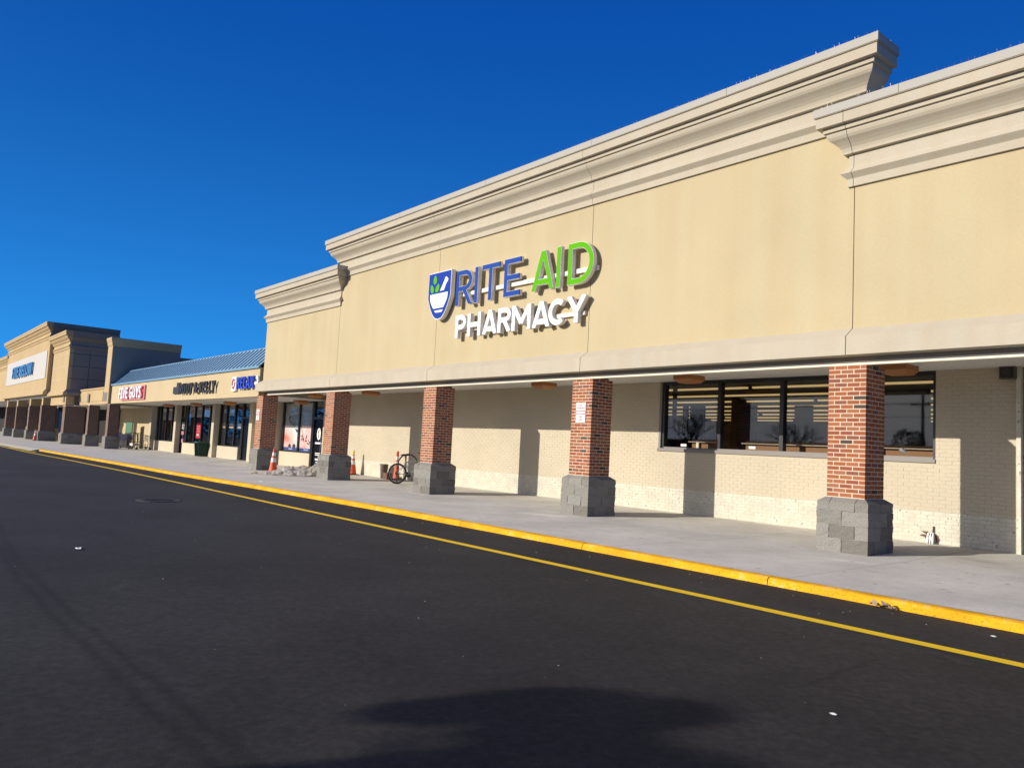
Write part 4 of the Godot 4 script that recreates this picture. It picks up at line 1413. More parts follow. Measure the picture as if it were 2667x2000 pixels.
func flat_poly(parent: Node3D, n: String, pts: Array, z0: float, z1: float, m: Material) -> MeshInstance3D:
	var poly := PackedVector2Array(pts)
	var idx := Geometry2D.triangulate_polygon(poly)
	var st := begin()
	for k in range(0, idx.size(), 3):
		var a := poly[idx[k]]
		var b := poly[idx[k + 1]]
		var c := poly[idx[k + 2]]
		tri(st, Vector3(a.x, a.y, z1), Vector3(b.x, b.y, z1), Vector3(c.x, c.y, z1), Vector3.BACK)
		tri(st, Vector3(a.x, a.y, z0), Vector3(b.x, b.y, z0), Vector3(c.x, c.y, z0), Vector3.FORWARD)
	var area := 0.0
	for i in poly.size():
		area += poly[i].cross(poly[(i + 1) % poly.size()])
	for i in poly.size():
		var a := poly[i]
		var b := poly[(i + 1) % poly.size()]
		var o := Vector2(b.y - a.y, a.x - b.x) * signf(area)
		quad(st, Vector3(a.x, a.y, z0), Vector3(b.x, b.y, z0), Vector3(b.x, b.y, z1), Vector3(a.x, a.y, z1), Vector3(o.x, o.y, 0))
	return mi(parent, n, done(st), m)

func words(parent: Node3D, n: String, text: String, size: float, depth: float, m: Material, at: Vector3, squeeze := 1.0, font := "Droid Sans", weight := 700, side: Material = null) -> MeshInstance3D:
	var f := SystemFont.new()
	f.font_names = PackedStringArray([font])
	f.font_weight = weight
	var t := TextMesh.new()
	t.font = f
	t.text = text
	t.font_size = 64
	t.pixel_size = size / 46.0
	t.depth = depth
	t.curve_step = 2.0
	var o := mi(parent, n, t, m, at)
	o.scale = Vector3(squeeze, 1, 1)
	return o

func signs() -> void:
	var s := thing("store_sign", "large blue, green and white channel-letter sign on the pharmacy wall", "sign", Vector3(0, 0, 0))
	# rails behind the letters
	bx(s, "raceway", Vector3(-16.68, 5.21, -0.178), Vector3(-11.62, 5.31, -0.105), M.raceway)
	bx(s, "raceway", Vector3(-16.5, 4.27, -0.178), Vector3(-11.95, 4.36, -0.105), M.raceway)
	for row in [["R", -16.68, 0.72, 0], ["I", -15.87, 0.13, 0], ["T", -15.57, 0.70, 0], ["E", -14.68, 0.61, 0], ["A", -13.64, 0.77, 1], ["I", -12.80, 0.14, 1], ["D", -12.43, 0.80, 1]]:
		channel_letter(s, row[0], Vector3(row[1], 4.942, 0.0), row[2], 0.935, 0.135, M.letter_blue if row[3] == 0 else M.sign_green)
	for row in [["P", -16.62, 0.46], ["H", -16.09, 0.56], ["A", -15.45, 0.58], ["R", -14.84, 0.52], ["M", -14.30, 0.69], ["A", -13.56, 0.61], ["C", -13.0, 0.56], ["Y", -12.41, 0.61]]:
		channel_letter(s, row[0], Vector3(row[1], 4.09, 0.0), row[2], 0.60, 0.125, M.sign_white)
	# shield with mortar, pestle and leaves
	var sh := func(g: float) -> Array:
		var out := [Vector2(-18.01 + g, 5.985 - g), Vector2(-16.93 - g, 5.985 - g)]
		var hw: float = 0.54 - g
		for i in 29:
			var t := absf(i - 14) / 14.0
			var x := -17.47 + hw * signf(14 - i) * pow(t, 0.52)
			out.append(Vector2(x, lerpf(4.665 + g * 1.3, 5.30, pow(t, 1.15))))
		return out
	flat_poly(s, "shield", sh.call(0.0), -0.13, 0.0, M.sign_side)
	flat_poly(s, "shield_face", sh.call(0.022), -0.02, 0.008, M.sign_blue)
	var bowl := [Vector2(-17.89, 5.385), Vector2(-17.05, 5.385)]
	for i in 8:
		var t := (i + 1) / 8.0
		bowl.append(Vector2(lerpf(-17.05, -17.24, pow(t, 1.8)), lerpf(5.33, 4.985, t)))
	for i in 8:
		var t := 1.0 - i / 8.0
		bowl.append(Vector2(lerpf(-17.89, -17.70, pow(t, 1.8)), lerpf(5.33, 4.985, t)))
	flat_poly(s, "mortar_bowl", bowl, -0.01, 0.014, M.sign_white)
	flat_poly(s, "mortar_foot", [Vector2(-17.66, 4.925), Vector2(-17.23, 4.925), Vector2(-17.30, 4.865), Vector2(-17.57, 4.865)], -0.01, 0.014, M.sign_white)
	flat_poly(s, "pestle", [Vector2(-17.42, 5.45), Vector2(-17.22, 5.74), Vector2(-17.20, 5.80), Vector2(-17.14, 5.81), Vector2(-17.05, 5.73), Vector2(-17.08, 5.68), Vector2(-17.14, 5.63), Vector2(-17.24, 5.45)], -0.01, 0.014, M.sign_white)
	for lf in [[Vector2(-17.68, 5.78), 90.0], [Vector2(-17.81, 5.54), 112.0], [Vector2(-17.55, 5.54), 62.0]]:
		var pts := []
		var d := Vector2.from_angle(deg_to_rad(lf[1]))
		var e := Vector2(-d.y, d.x)
		for i in 14:
			var a := TAU * i / 14.0
			pts.append(lf[0] + d * cos(a) * 0.125 + e * sin(a) * 0.08 * (1.0 - 0.2 * cos(a)))
		flat_poly(s, "leaf", pts, -0.01, 0.014, M.sign_green)

	# shop signs on the cream fascia
	var f := thing("burger_shop_sign", "white letters on a red box sign on the cream fascia", "sign")
	bx(f, "sign_box", Vector3(-51.35, 3.04, -0.12), Vector3(-46.3, 3.73, -0.05), M.sign_red)
	bx(f, "sign_rim", Vector3(-51.42, 2.99, -0.12), Vector3(-46.2, 3.04, -0.03), M.sign_pink)
	bx(f, "sign_rim", Vector3(-46.3, 3.04, -0.12), Vector3(-46.2, 3.78, -0.03), M.sign_pink)
	bx(f, "sign_rim", Vector3(-51.42, 3.73, -0.12), Vector3(-46.3, 3.78, -0.03), M.sign_pink)
	words(f, "lettering", "FIVE GUYS", 0.66, 0.06, M.sign_white, Vector3(-49.0, 3.385, 0.05), 1.12)
	var k := thing("grooming_shop_sign", "black raised letters with small dark square on the cream fascia", "sign")
	bx(k, "square", Vector3(-40.95, 3.16, -0.12), Vector3(-40.35, 3.5, -0.04), M.sign_black)
	bx(k, "square", Vector3(-40.35, 3.16, -0.12), Vector3(-39.95, 3.7, -0.02), M.sign_black)
	words(k, "lettering", "RUDY & KELLY", 0.50, 0.07, M.sign_black, Vector3(-37.2, 3.36, 0.0), 1.08)
	var x := thing("massage_shop_sign", "blue raised letters between a white square and a white disc", "sign")
	bx(x, "square", Vector3(-32.75, 3.1, -0.12), Vector3(-32.25, 3.69, -0.02), M.white_gloss)
	var st := begin()
	tube(st, arc3(Vector3(-32.5, 3.40, -0.015), 0.13, 0.19, 40, 200), 0.035, 5)
	tube(st, arc3(Vector3(-32.5, 3.40, -0.015), 0.13, 0.19, 220, 380), 0.035, 5)
	mi(x, "emblem", done(st), M.sign_red)
	words(x, "lettering", "RELAX", 0.48, 0.08, M.relax_blue, Vector3(-31.12, 3.40, 0.0), 0.93)
	st = begin()
	lathe(st, [Vector2(0.0, 0.0), Vector2(0.2, 0.0), Vector2(0.2, 0.06), Vector2(0.0, 0.06)], 24)
	mi(x, "disc", done(st), M.white_gloss, Vector3(-30.12, 3.47, -0.10), Vector3(PI / 2, 0, 0))
	st = begin()
	tube(st, [Vector3(-30.2, 3.42, -0.03), Vector3(-30.12, 3.54, -0.03), Vector3(-30.05, 3.43, -0.03)], 0.02, 5)
	mi(x, "emblem", done(st), M.sign_black)
	var v := thing("discount_store_sign", "blue raised letters on the white panel of the tall store", "sign")
	words(v, "lettering", "FIVE BELOW", 1.02, 0.14, M.sky_letter, Vector3(-81.8, 5.95, 1.36), 1.4)
	# notices on two pillars
	notice("parking_notice", "white metal notice with red lettering on the pillar left of the window", Vector3(-11.815, 2.14, 0.006), 0.285, 0.42)
	notice("parking_notice", "small white notice high on the end pillar by the orange cone", Vector3(-29.545, 2.11, 0.006), 0.29, 0.42)

func arc3(c: Vector3, rx: float, ry: float, a0: float, a1: float) -> Array:
	var out := []
	for i in 11:
		var t := deg_to_rad(lerpf(a0, a1, i / 10.0))
		out.append(c + Vector3(cos(t) * rx, sin(t) * ry, 0))
	return out

func notice(n: String, label: String, at: Vector3, w: float, h: float) -> void:
	var t := thing(n, label, "sign", at)
	bx(t, "plate", Vector3(-w / 2, -h / 2, 0), Vector3(w / 2, h / 2, 0.006), M.white)
	for e in [[-w / 2 + 0.008, -w / 2 + 0.013, -h / 2 + 0.008, h / 2 - 0.008], [w / 2 - 0.013, w / 2 - 0.008, -h / 2 + 0.008, h / 2 - 0.008], [-w / 2 + 0.013, w / 2 - 0.013, h / 2 - 0.013, h / 2 - 0.008], [-w / 2 + 0.013, w / 2 - 0.013, -h / 2 + 0.008, -h / 2 + 0.013]]:
		bx(t, "border", Vector3(e[0], e[2], 0.006), Vector3(e[1], e[3], 0.0075), M.sign_red)
	var lines := ["NO", "PARKING", "STANDING", "OR STOPPING", "FIRE", "LANE"]
	for i in lines.size():
		words(t, "lettering", lines[i], 0.037, 0.002, M.sign_red, Vector3(0, h * 0.36 - i * h * 0.143, 0.0075), 1.0 if lines[i].length() < 9 else 0.82)

# ---------------------------------------------------------------- things along the walkway
func ceiling_light(label: String, x: float, y: float, z: float, s := 0.23) -> void:
	var t := thing("ceiling_light", label, "ceiling light", Vector3(x, y, z), 0.0, "amber lights under the walkway ceiling")
	bx(t, "mount", Vector3(-s - 0.02, -0.03, -s - 0.02), Vector3(s + 0.02, 0.0, s + 0.02), M.white)
	var st := begin()
	var r := [[s, -0.03], [s * 1.02, -0.12], [s * 0.72, -0.19]]
	for i in 2:
		for k in 4:
			var q := [Vector2(1, 1), Vector2(-1, 1), Vector2(-1, -1), Vector2(1, -1)]
			var a: Vector2 = q[k]
			var b: Vector2 = q[(k + 1) % 4]
			quad(st, Vector3(a.x * r[i][0], r[i][1], a.y * r[i][0]), Vector3(b.x * r[i][0], r[i][1], b.y * r[i][0]), Vector3(b.x * r[i + 1][0], r[i + 1][1], b.y * r[i + 1][0]), Vector3(a.x * r[i + 1][0], r[i + 1][1], a.y * r[i + 1][0]), Vector3(a.x + b.x, -0.3, a.y + b.y))
	quad(st, Vector3(s * 0.72, -0.19, s * 0.72), Vector3(-s * 0.72, -0.19, s * 0.72), Vector3(-s * 0.72, -0.19, -s * 0.72), Vector3(s * 0.72, -0.19, -s * 0.72), Vector3.DOWN)
	mi(t, "diffuser", done(st), M.amber)

func cone(label: String, at: Vector3, h: float, r0: float, turn := 0.0, slim := false) -> Node3D:
	var t := thing("traffic_cone", label, "traffic cone", at, turn, "orange traffic cones on the pavement")
	var st := begin()
	sbox(st, Vector3(-0.19, 0, -0.19), Vector3(0.19, 0.035, 0.19))
	mi(t, "base", done(st), M.rubber)
	var bands := [[0.0, 0.42, M.orange], [0.42, 0.60, M.reflective], [0.60, 0.68, M.orange], [0.68, 0.82, M.reflective], [0.82, 1.0, M.orange]]
	var r1 := 0.028
	for b in bands:
		st = begin_smooth()
		var a := r0 + (r1 - r0) * float(b[0])
		var e := r0 + (r1 - r0) * float(b[1])
		lathe(st, [Vector2(a, 0.035 + (h - 0.035) * b[0]), Vector2(e, 0.035 + (h - 0.035) * b[1])], 20)
		mi(t, "reflective_band" if b[2] == M.reflective else "cone_body", done(st), b[2])
	st = begin()
	lathe(st, [Vector2(r1, h - 0.002), Vector2(r1, h + 0.01), Vector2(0, h + 0.012)], 14)
	mi(t, "tip", done(st), M.orange)
	return t

func wheel(parent: Node3D, at: Vector3, r: float) -> void:
	var w := Node3D.new()
	w.name = "wheel"
	w.position = at
	parent.add_child(w, true)
	var ring := func(rad: float) -> Array:
		var o := []
		for k in 32:
			o.append(Vector3(cos(TAU * k / 32) * rad, sin(TAU * k / 32) * rad, 0))
		return o
	var st := begin_smooth()
	tube(st, ring.call(r - 0.022), 0.024, 8, true)
	mi(w, "tyre", done(st), M.rubber)
	st = begin_smooth()
	tube(st, ring.call(r - 0.055), 0.012, 6, true)
	mi(w, "rim", done(st), M.silver)
	st = begin()
	for k in 18:
		var a := TAU * k / 18
		bar(st, Vector3(cos(a + 0.25) * 0.025, sin(a + 0.25) * 0.025, 0.025 if k % 2 else -0.025), Vector3(cos(a) * (r - 0.055), sin(a) * (r - 0.055), 0), 0.003)
	mi(w, "spokes", done(st), M.steel)
	st = begin()
	tube(st, [Vector3(0, 0, -0.06), Vector3(0, 0, 0.06)], 0.03, 10)
	tube(st, [Vector3(0, 0, -0.05), Vector3(0, 0, -0.035)], 0.055, 12)
	mi(w, "hub", done(st), M.black_metal)

func bicycle(at: Vector3, turn: float) -> void:
	var t := thing("bicycle", "silver bicycle with black tyres leaning on a black rack behind a pillar", "bicycle", at, turn)
	var r := 0.325
	var rear := Vector3(0, r, 0)
	var front := Vector3(1.03, r, 0)
	var bb := Vector3(0.42, 0.29, 0)
	var seat_top := Vector3(0.27, 0.76, 0)
	var head_top := Vector3(0.86, 0.80, 0)
	var head_low := Vector3(0.90, 0.66, 0)
	var st := begin_smooth()
	tube(st, [bb, seat_top], 0.018, 8)
	mi(t, "seat_tube", done(st), M.silver)
	st = begin_smooth()
	tube(st, [seat_top + Vector3(0.02, -0.08, 0), head_top + Vector3(0, -0.03, 0)], 0.019, 8)
	mi(t, "top_tube", done(st), M.silver)
	st = begin_smooth()
	tube(st, [bb, head_low], 0.022, 8)
	mi(t, "down_tube", done(st), M.silver)
	st = begin_smooth()
	tube(st, [head_low + Vector3(0.01, -0.03, 0), head_top + Vector3(-0.01, 0.03, 0)], 0.022, 8)
	mi(t, "head_tube", done(st), M.silver)
	st = begin_smooth()
	for s in [-0.06, 0.06]:
		tube(st, [seat_top + Vector3(0.02, -0.1, s * 0.4), rear + Vector3(0, 0, s)], 0.010, 6)
		tube(st, [bb + Vector3(0, 0, s * 0.5), rear + Vector3(0, 0, s)], 0.011, 6)
	mi(t, "rear_stays", done(st), M.silver)
	st = begin_smooth()
	for s in [-0.05, 0.05]:
		tube(st, [head_low + Vector3(0.01, -0.03, s * 0.7), front + Vector3(-0.01, 0, s)], 0.016, 6)
	mi(t, "fork", done(st), M.black_metal)
	st = begin_smooth()
	tube(st, [seat_top, seat_top + Vector3(-0.045, 0.14, 0)], 0.014, 8)
	mi(t, "seat_post", done(st), M.black_metal)
	st = begin_smooth()
	var sp := seat_top + Vector3(-0.05, 0.16, 0)
	var ring0 := []
	for k in 16:
		var a := TAU * k / 16
		var lx := cos(a) * 0.14
		ring0.append(sp + Vector3(lx, 0.0, sin(a) * (0.075 if lx < 0 else 0.075 - lx * 0.36)))
	for k in 16:
		var a: Vector3 = ring0[k]
		var b: Vector3 = ring0[(k + 1) % 16]
		var c := sp + Vector3(-0.02, 0.028, 0)
		tri(st, a, b, c, Vector3.UP)
		quad(st, a, b, b + Vector3(0, -0.03, 0), a + Vector3(0, -0.03, 0), a - sp)
		tri(st, a + Vector3(0, -0.03, 0), b + Vector3(0, -0.03, 0), sp + Vector3(0, -0.04, 0), Vector3.DOWN)
	mi(t, "saddle", done(st), M.rubber)
	st = begin_smooth()
	tube(st, [head_top + Vector3(-0.01, 0.03, 0), head_top + Vector3(0.0, 0.10, 0), head_top + Vector3(0.07, 0.13, 0)], 0.015, 6)
	mi(t, "stem", done(st), M.black_metal)
	st = begin_smooth()
	var hc := head_top + Vector3(0.07, 0.13, 0)
	tube(st, [hc + Vector3(-0.08, 0.05, -0.31), hc + Vector3(-0.03, 0.05, -0.18), hc + Vector3(0, 0, -0.06), hc + Vector3(0, 0, 0.06), hc + Vector3(-0.03, 0.05, 0.18), hc + Vector3(-0.08, 0.05, 0.31)], 0.014, 8)
	mi(t, "handlebar", done(st), M.black_metal)
	for s in [-1.0, 1.0]:
		st = begin_smooth()
		tube(st, [hc + Vector3(-0.03, 0.04, s * 0.17), hc + Vector3(0.05, 0.0, s * 0.2), hc + Vector3(0.04, -0.02, s * 0.27)], 0.007, 5)
		mi(t, "brake_lever", done(st), M.black_metal)
	st = begin()
	tube(st, [bb + Vector3(0, 0, -0.05), bb + Vector3(0, 0, -0.04)], 0.09, 20)
	tube(st, [bb + Vector3(0, 0, -0.075), bb + Vector3(0, 0, 0.075)], 0.022, 10)
	mi(t, "chainring", done(st), M.black_metal)
	for s in [-1.0, 1.0]:
		st = begin()
		bar(st, bb + Vector3(0, 0, s * 0.07), bb + Vector3(s * 0.08, -s * 0.15, s * 0.085), 0.02)
		sbox(st, bb + Vector3(s * 0.08 - 0.04, -s * 0.15 - 0.012, s * 0.085), bb + Vector3(s * 0.08 + 0.04, -s * 0.15 + 0.012, s * 0.085 + s * 0.09))
		mi(t, "crank", done(st), M.black_metal)
	wheel(t, rear, r)
	wheel(t, front, r)

func shopping_cart(label: String, at: Vector3, turn: float, body: Material) -> void:
	var t := thing("shopping_cart", label, "shopping cart", at, turn, "shopping carts beside the end pillar")
	var st := begin()
	# basket of wires: wider and higher at the handle end (-x)
	var top := [Vector3(-0.42, 0.98, -0.27), Vector3(0.42, 0.88, -0.22), Vector3(0.42, 0.88, 0.22), Vector3(-0.42, 0.98, 0.27)]
	var low := [Vector3(-0.36, 0.52, -0.22), Vector3(0.34, 0.58, -0.17), Vector3(0.34, 0.58, 0.17), Vector3(-0.36, 0.52, 0.22)]
	for i in 4:
		var j := (i + 1) % 4
		bar(st, top[i], top[j], 0.016)
		bar(st, low[i], low[j], 0.012)
		for k in 9:
			var f := k / 8.0
			bar(st, top[i].lerp(top[j], f), low[i].lerp(low[j], f), 0.011)
		for k in 3:
			var f := (k + 1) / 4.0
			bar(st, top[i].lerp(low[i], f), top[j].lerp(low[j], f), 0.011)
	for k in 8:
		var f := k / 7.0
		bar(st, low[0].lerp(low[1], f), low[3].lerp(low[2], f), 0.008)
	mi(t, "basket", done(st), body)
	st = begin()
	for s in [-1.0, 1.0]:
		tube(st, [Vector3(-0.52, 1.02, s * 0.24), Vector3(-0.42, 0.96, s * 0.26), Vector3(-0.38, 0.5, s * 0.24), Vector3(-0.42, 0.16, s * 0.25), Vector3(0.40, 0.14, s * 0.2)], 0.014, 6)
	bar(st, Vector3(-0.4, 0.16, -0.25), Vector3(-0.4, 0.16, 0.25), 0.02)
	bar(st, Vector3(0.38, 0.14, -0.2), Vector3(0.38, 0.14, 0.2), 0.02)
	for k in 5:
		bar(st, Vector3(-0.4, 0.2, -0.18 + k * 0.09), Vector3(0.36, 0.17, -0.14 + k * 0.07), 0.008)
	mi(t, "chassis", done(st), M.cart_grey)
	st = begin()
	tube(st, [Vector3(-0.52, 1.02, -0.26), Vector3(-0.52, 1.02, 0.26)], 0.018, 8)
	mi(t, "handle", done(st), M.cart_blue)
	for q in [Vector3(-0.4, 0.06, -0.24), Vector3(-0.4, 0.06, 0.24), Vector3(0.36, 0.06, -0.19), Vector3(0.36, 0.06, 0.19)]:
		st = begin()
		tube(st, [q + Vector3(0, 0, -0.015), q + Vector3(0, 0, 0.015)], 0.06, 12)
		sbox(st, q + Vector3(-0.015, 0.0, -0.022), q + Vector3(0.015, 0.1, 0.022))
		mi(t, "wheel", done(st), M.rubber)

func street_things() -> void:
	ceiling_light("amber ceiling light right of the nearest brick pillar, above the window's right part", -5.95, 3.055, -1.62)
	ceiling_light("amber ceiling light above the left part of the dark store window", -10.28, 3.055, -1.62)
	ceiling_light("amber ceiling light left of the pillar that bears the white notice", -14.85, 3.055, -1.62)
	ceiling_light("amber ceiling light just right of the pillar next to the plastic sheeting", -23.9, 3.055, -1.7)
	ceiling_light("amber ceiling light in front of the massage picture window, under the pharmacy ceiling", -28.05, 3.055, -1.6)
	ceiling_light("dull amber ceiling light in front of the massage shop's upper window", -30.4, 2.87, -2.1)
	ceiling_light("amber ceiling light before the shop with blue window blinds", -37.2, 2.87, -1.6)
	ceiling_light("amber ceiling light above the shop with the red poster", -42.3, 2.87, -1.65)
	ceiling_light("amber ceiling light by the left shop's menu boards", -47.4, 2.87, -1.7)

	var sp := thing("wall_speaker", "square dark brown speaker box high on the wall near the corner post", "speaker", Vector3(-4.66, 2.95, -2.77))
	bx(sp, "housing", Vector3(-0.115, -0.1, 0.0), Vector3(0.115, 0.105, 0.16), M.frame_brown)
	bx(sp, "front_plate", Vector3(-0.095, -0.08, 0.16), Vector3(0.095, 0.085, 0.166), M.frame_black)
	var st := begin()
	lathe(st, [Vector2(0.07, 0.0), Vector2(0.07, 0.012), Vector2(0.03, 0.004), Vector2(0.0, 0.014)], 18)
	mi(sp, "horn", done(st), M.iron, Vector3(0, 0, 0.166), Vector3(PI / 2, 0, 0))

	# bicycle and its rack
	bicycle(Vector3(-21.28, 0.02, -1.36), deg_to_rad(86.0))
	var rk := thing("bicycle_rack", "black hoop bicycle rack beside the silver bicycle", "bicycle rack")
	st = begin_smooth()
	var pts := [Vector3(-21.32, 0.0, -2.12), Vector3(-21.32, 0.62, -2.12)]
	for k in 9:
		var a := PI * k / 8.0
		pts.append(Vector3(-21.32, 0.62 + sin(a) * 0.34, -1.75 - cos(a) * 0.37))
	pts.append(Vector3(-21.32, 0.02, -1.38))
	tube(st, pts, 0.024, 8)
	mi(rk, "hoop", done(st), M.black_metal)
	st = begin()
	for z in [-2.12, -1.38]:
		lathe(st, [Vector2(0.06, 0.0), Vector2(0.06, 0.045), Vector2(0.025, 0.05)], 12, Vector3(-21.32, 0.0, z))
	mi(rk, "foot_plate", done(st), M.black_metal)

	# cones
	cone("orange cone with white bands before the end pillar, by the plastic sheeting", Vector3(-26.72, 0, 0.42), 0.90, 0.155, 0.3)
	var c1 := cone("orange cone with a yellow wrapped tip standing against the painted wall", Vector3(-26.2, fy(-2.4), -2.42), 0.86, 0.155, 0.1)
	st = begin_smooth()
	lathe(st, [Vector2(0.05, 0.74), Vector2(0.045, 0.88), Vector2(0.02, 0.9), Vector2(0, 0.905)], 10)
	mi(c1, "yellow_wrap", done(st), M.yellow_tape)
	var c2 := thing("traffic_cone", "slim orange channelizer cone with knob top behind the bicycle's wheel", "traffic cone", Vector3(-23.2, fy(-2.55), -2.5), 0.2, "orange traffic cones on the pavement")
	st = begin()
	lathe(st, [Vector2(0.21, 0), Vector2(0.21, 0.04), Vector2(0.12, 0.05)], 8)
	mi(c2, "base", done(st), M.rubber)
	for seg in [[0.04, 0.55, 0.115, 0.072, "orange"], [0.55, 0.62, 0.068, 0.062, "reflective"], [0.62, 0.68, 0.075, 0.06, "orange"], [0.68, 0.80, 0.05, 0.042, "reflective"], [0.80, 0.95, 0.05, 0.045, "orange"]]:
		st = begin_smooth()
		lathe(st, [Vector2(seg[2], seg[0]), Vector2(seg[3], seg[1])], 16)
		mi(c2, "reflective_band" if seg[4] == "reflective" else "cone_body", done(st), M[seg[4]])
	st = begin_smooth()
	lathe(st, [Vector2(0.045, 0.95), Vector2(0.03, 0.975), Vector2(0, 0.98)], 12)
	mi(c2, "knob", done(st), M.orange)
	cone("far orange cone on the walkway before the tall store's low cream wall", Vector3(-72.6, 0, 1.15), 0.9, 0.16)

	# bucket and box by the wall
	var bk := thing("bucket", "brown plastic bucket against the painted wall, left of the bicycle", "bucket", Vector3(-24.05, fy(-2.4), -2.5))
	st = begin_smooth()
	lathe(st, [Vector2(0.0, 0.01), Vector2(0.11, 0.0), Vector2(0.145, 0.47), Vector2(0.15, 0.5), Vector2(0.135, 0.5), Vector2(0.10, 0.03), Vector2(0.0, 0.03)], 20)
	mi(bk, "body", done(st), M.bucket)
	var rb := thing("red_box", "low rust-red box by the wall behind the bicycle wheel", "box", Vector3(-23.55, fy(-2.2), -2.35))
	bx(rb, "body", Vector3(-0.14, 0, -0.1), Vector3(0.14, 0.2, 0.1), M.rust)
	bx(rb, "lid", Vector3(-0.15, 0.2, -0.11), Vector3(0.15, 0.225, 0.11), M.rust)

	plastic_heap()
	var tp := thing("tape_scrap", "tangle of yellow barrier tape on the pavement beside the cone", "barrier tape", Vector3(-26.6, 0, 1.12))
	st = begin()
	var r := RandomNumberGenerator.new()
	r.seed = 12
	for k in 7:
		var a := Vector3(r.randf_range(-0.25, 0.1), 0.012, r.randf_range(-0.1, 0.1))
		var prev := a
		for j in 5:
			var nx := prev + Vector3(r.randf_range(-0.05, 0.09), r.randf_range(-0.01, 0.02), r.randf_range(-0.07, 0.07))
			nx.y = clampf(nx.y, 0.008, 0.06)
			bar(st, prev, nx, 0.04, 0.003)
			prev = nx
	mi(tp, "tape", done(st), M.yellow_tape)

	# litter bin before the shops
	var bin := thing("litter_bin", "dark green slatted litter bin in front of the shop's low wall", "litter bin", Vector3(-42.85, fy(-2.3), -2.3))
	st = begin_smooth()
	lathe(st, [Vector2(0, 0.03), Vector2(0.27, 0.03), Vector2(0.33, 0.66), Vector2(0, 0.66)], 24)
	mi(bin, "liner", done(st), M.rubber)
	for k in 26:
		st = begin()
		var a := TAU * k / 26
		var d := Vector3(cos(a), 0, sin(a))
		bar(st, d * 0.30 + Vector3(0, 0.02, 0), d * 0.37 + Vector3(0, 0.72, 0), 0.055, 0.012)
		mi(bin, "slat", done(st), M.bin_green)
	st = begin_smooth()
	lathe(st, [Vector2(0.40, 0.70), Vector2(0.435, 0.72), Vector2(0.435, 0.775), Vector2(0.38, 0.79), Vector2(0.26, 0.77), Vector2(0.25, 0.7)], 26)
	mi(bin, "rim", done(st), M.bin_green)

	# carts and boards under the end of the blue roof
	shopping_cart("shopping cart with a dark blue basket, nearest the shaded end pillar", Vector3(-54.9, 0.02, -1.35), 0.9, M.cart_blue)
	shopping_cart("bare grey wire shopping cart next to the pier of the left shop", Vector3(-53.6, 0.035, -2.15), 1.2, M.cart_grey)
	var fr := thing("wire_rack", "dark tubular display rack between two shopping carts", "rack", Vector3(-55.5, 0.03, -2.1))
	st = begin()
	for sx in [-0.5, 0.5]:
		for sz in [-0.25, 0.25]:
			bar(st, Vector3(sx, 0.08, sz), Vector3(sx, 1.05, sz), 0.03)
	mi(fr, "posts", done(st), M.black_metal)
	st = begin()
	for yy in [0.45, 1.03]:
		for sz in [-0.25, 0.25]:
			bar(st, Vector3(-0.5, yy, sz), Vector3(0.5, yy, sz), 0.03)
		for sx in [-0.5, 0.5]:
			bar(st, Vector3(sx, yy, -0.25), Vector3(sx, yy, 0.25), 0.03)
	mi(fr, "rails", done(st), M.black_metal)
	bx(fr, "lower_shelf", Vector3(-0.47, 0.2, -0.22), Vector3(0.47, 0.36, 0.22), M.panel_white)
	bx(fr, "label_plate", Vector3(-0.22, 0.84, 0.266), Vector3(0.2, 0.97, 0.28), M.rubber)
	for sx in [-0.45, 0.45]:
		var w := begin()
		tube(w, [Vector3(sx - 0.015, 0.04, 0.25), Vector3(sx + 0.015, 0.04, 0.25)], 0.04, 10)
		mi(fr, "castor", done(w), M.rubber)
	var gp := thing("green_board", "dark framed green board standing behind the shaded end pillar", "board", Vector3(-57.0, 0.03, -2.0), 0.2)
	bx(gp, "frame", Vector3(-0.5, 0.0, -0.03), Vector3(0.5, 1.78, 0.0), M.black_metal)
	bx(gp, "face", Vector3(-0.44, 1.0, 0.0), Vector3(0.44, 1.72, 0.012), M.green_panel)
	bx(gp, "cabinet", Vector3(-0.5, 0.0, 0.0), Vector3(0.5, 0.9, 0.3), M.black_metal)
	var wf := thing("metal_frame", "white tubular metal frame behind the second shaded pillar", "frame", Vector3(-57.3, 0.0, -0.75))
	st = begin()
	tube(st, [Vector3(0, 0.02, 0), Vector3(0, 0.95, 0), Vector3(0.25, 1.0, -0.1), Vector3(0.9, 1.0, -0.3), Vector3(0.9, 0.02, -0.3)], 0.025, 6)
	bar(st, Vector3(0, 0.1, 0), Vector3(0.9, 0.1, -0.3), 0.04)
	mi(wf, "tube", done(st), M.white)

	# broken downpipe shoe at the foot of the painted wall
	var pp := thing("broken_pipe", "broken white downpipe stub with rusty flakes at the foot of the wall", "pipe", Vector3(-5.86, fy(-2.7), -2.70))
	st = begin_smooth()
	for k in 3:
		tube(st, [Vector3(-0.045 + k * 0.042, 0.0, 0.03), Vector3(-0.035 + k * 0.04, 0.09, 0.035), Vector3(-0.04 + k * 0.036, 0.16, 0.0), Vector3(-0.03 + k * 0.03, 0.185, -0.02)], 0.02, 7)
	mi(pp, "stub", done(st), M.white)
	st = begin()
	for k in 2:
		bar(st, Vector3(-0.02 + k * 0.045, 0.005, 0.05), Vector3(-0.015 + k * 0.04, 0.18, 0.022), 0.01)
	bar(st, Vector3(0.02, 0.17, -0.03), Vector3(0.025, 0.30, -0.055), 0.018)
	mi(pp, "bracket", done(st), M.iron)
	st = begin()
	quad(st, Vector3(-0.06, 0.14, -0.03), Vector3(-0.17, 0.205, -0.02), Vector3(-0.06, 0.2, -0.05), Vector3(-0.02, 0.16, -0.02), Vector3.BACK)
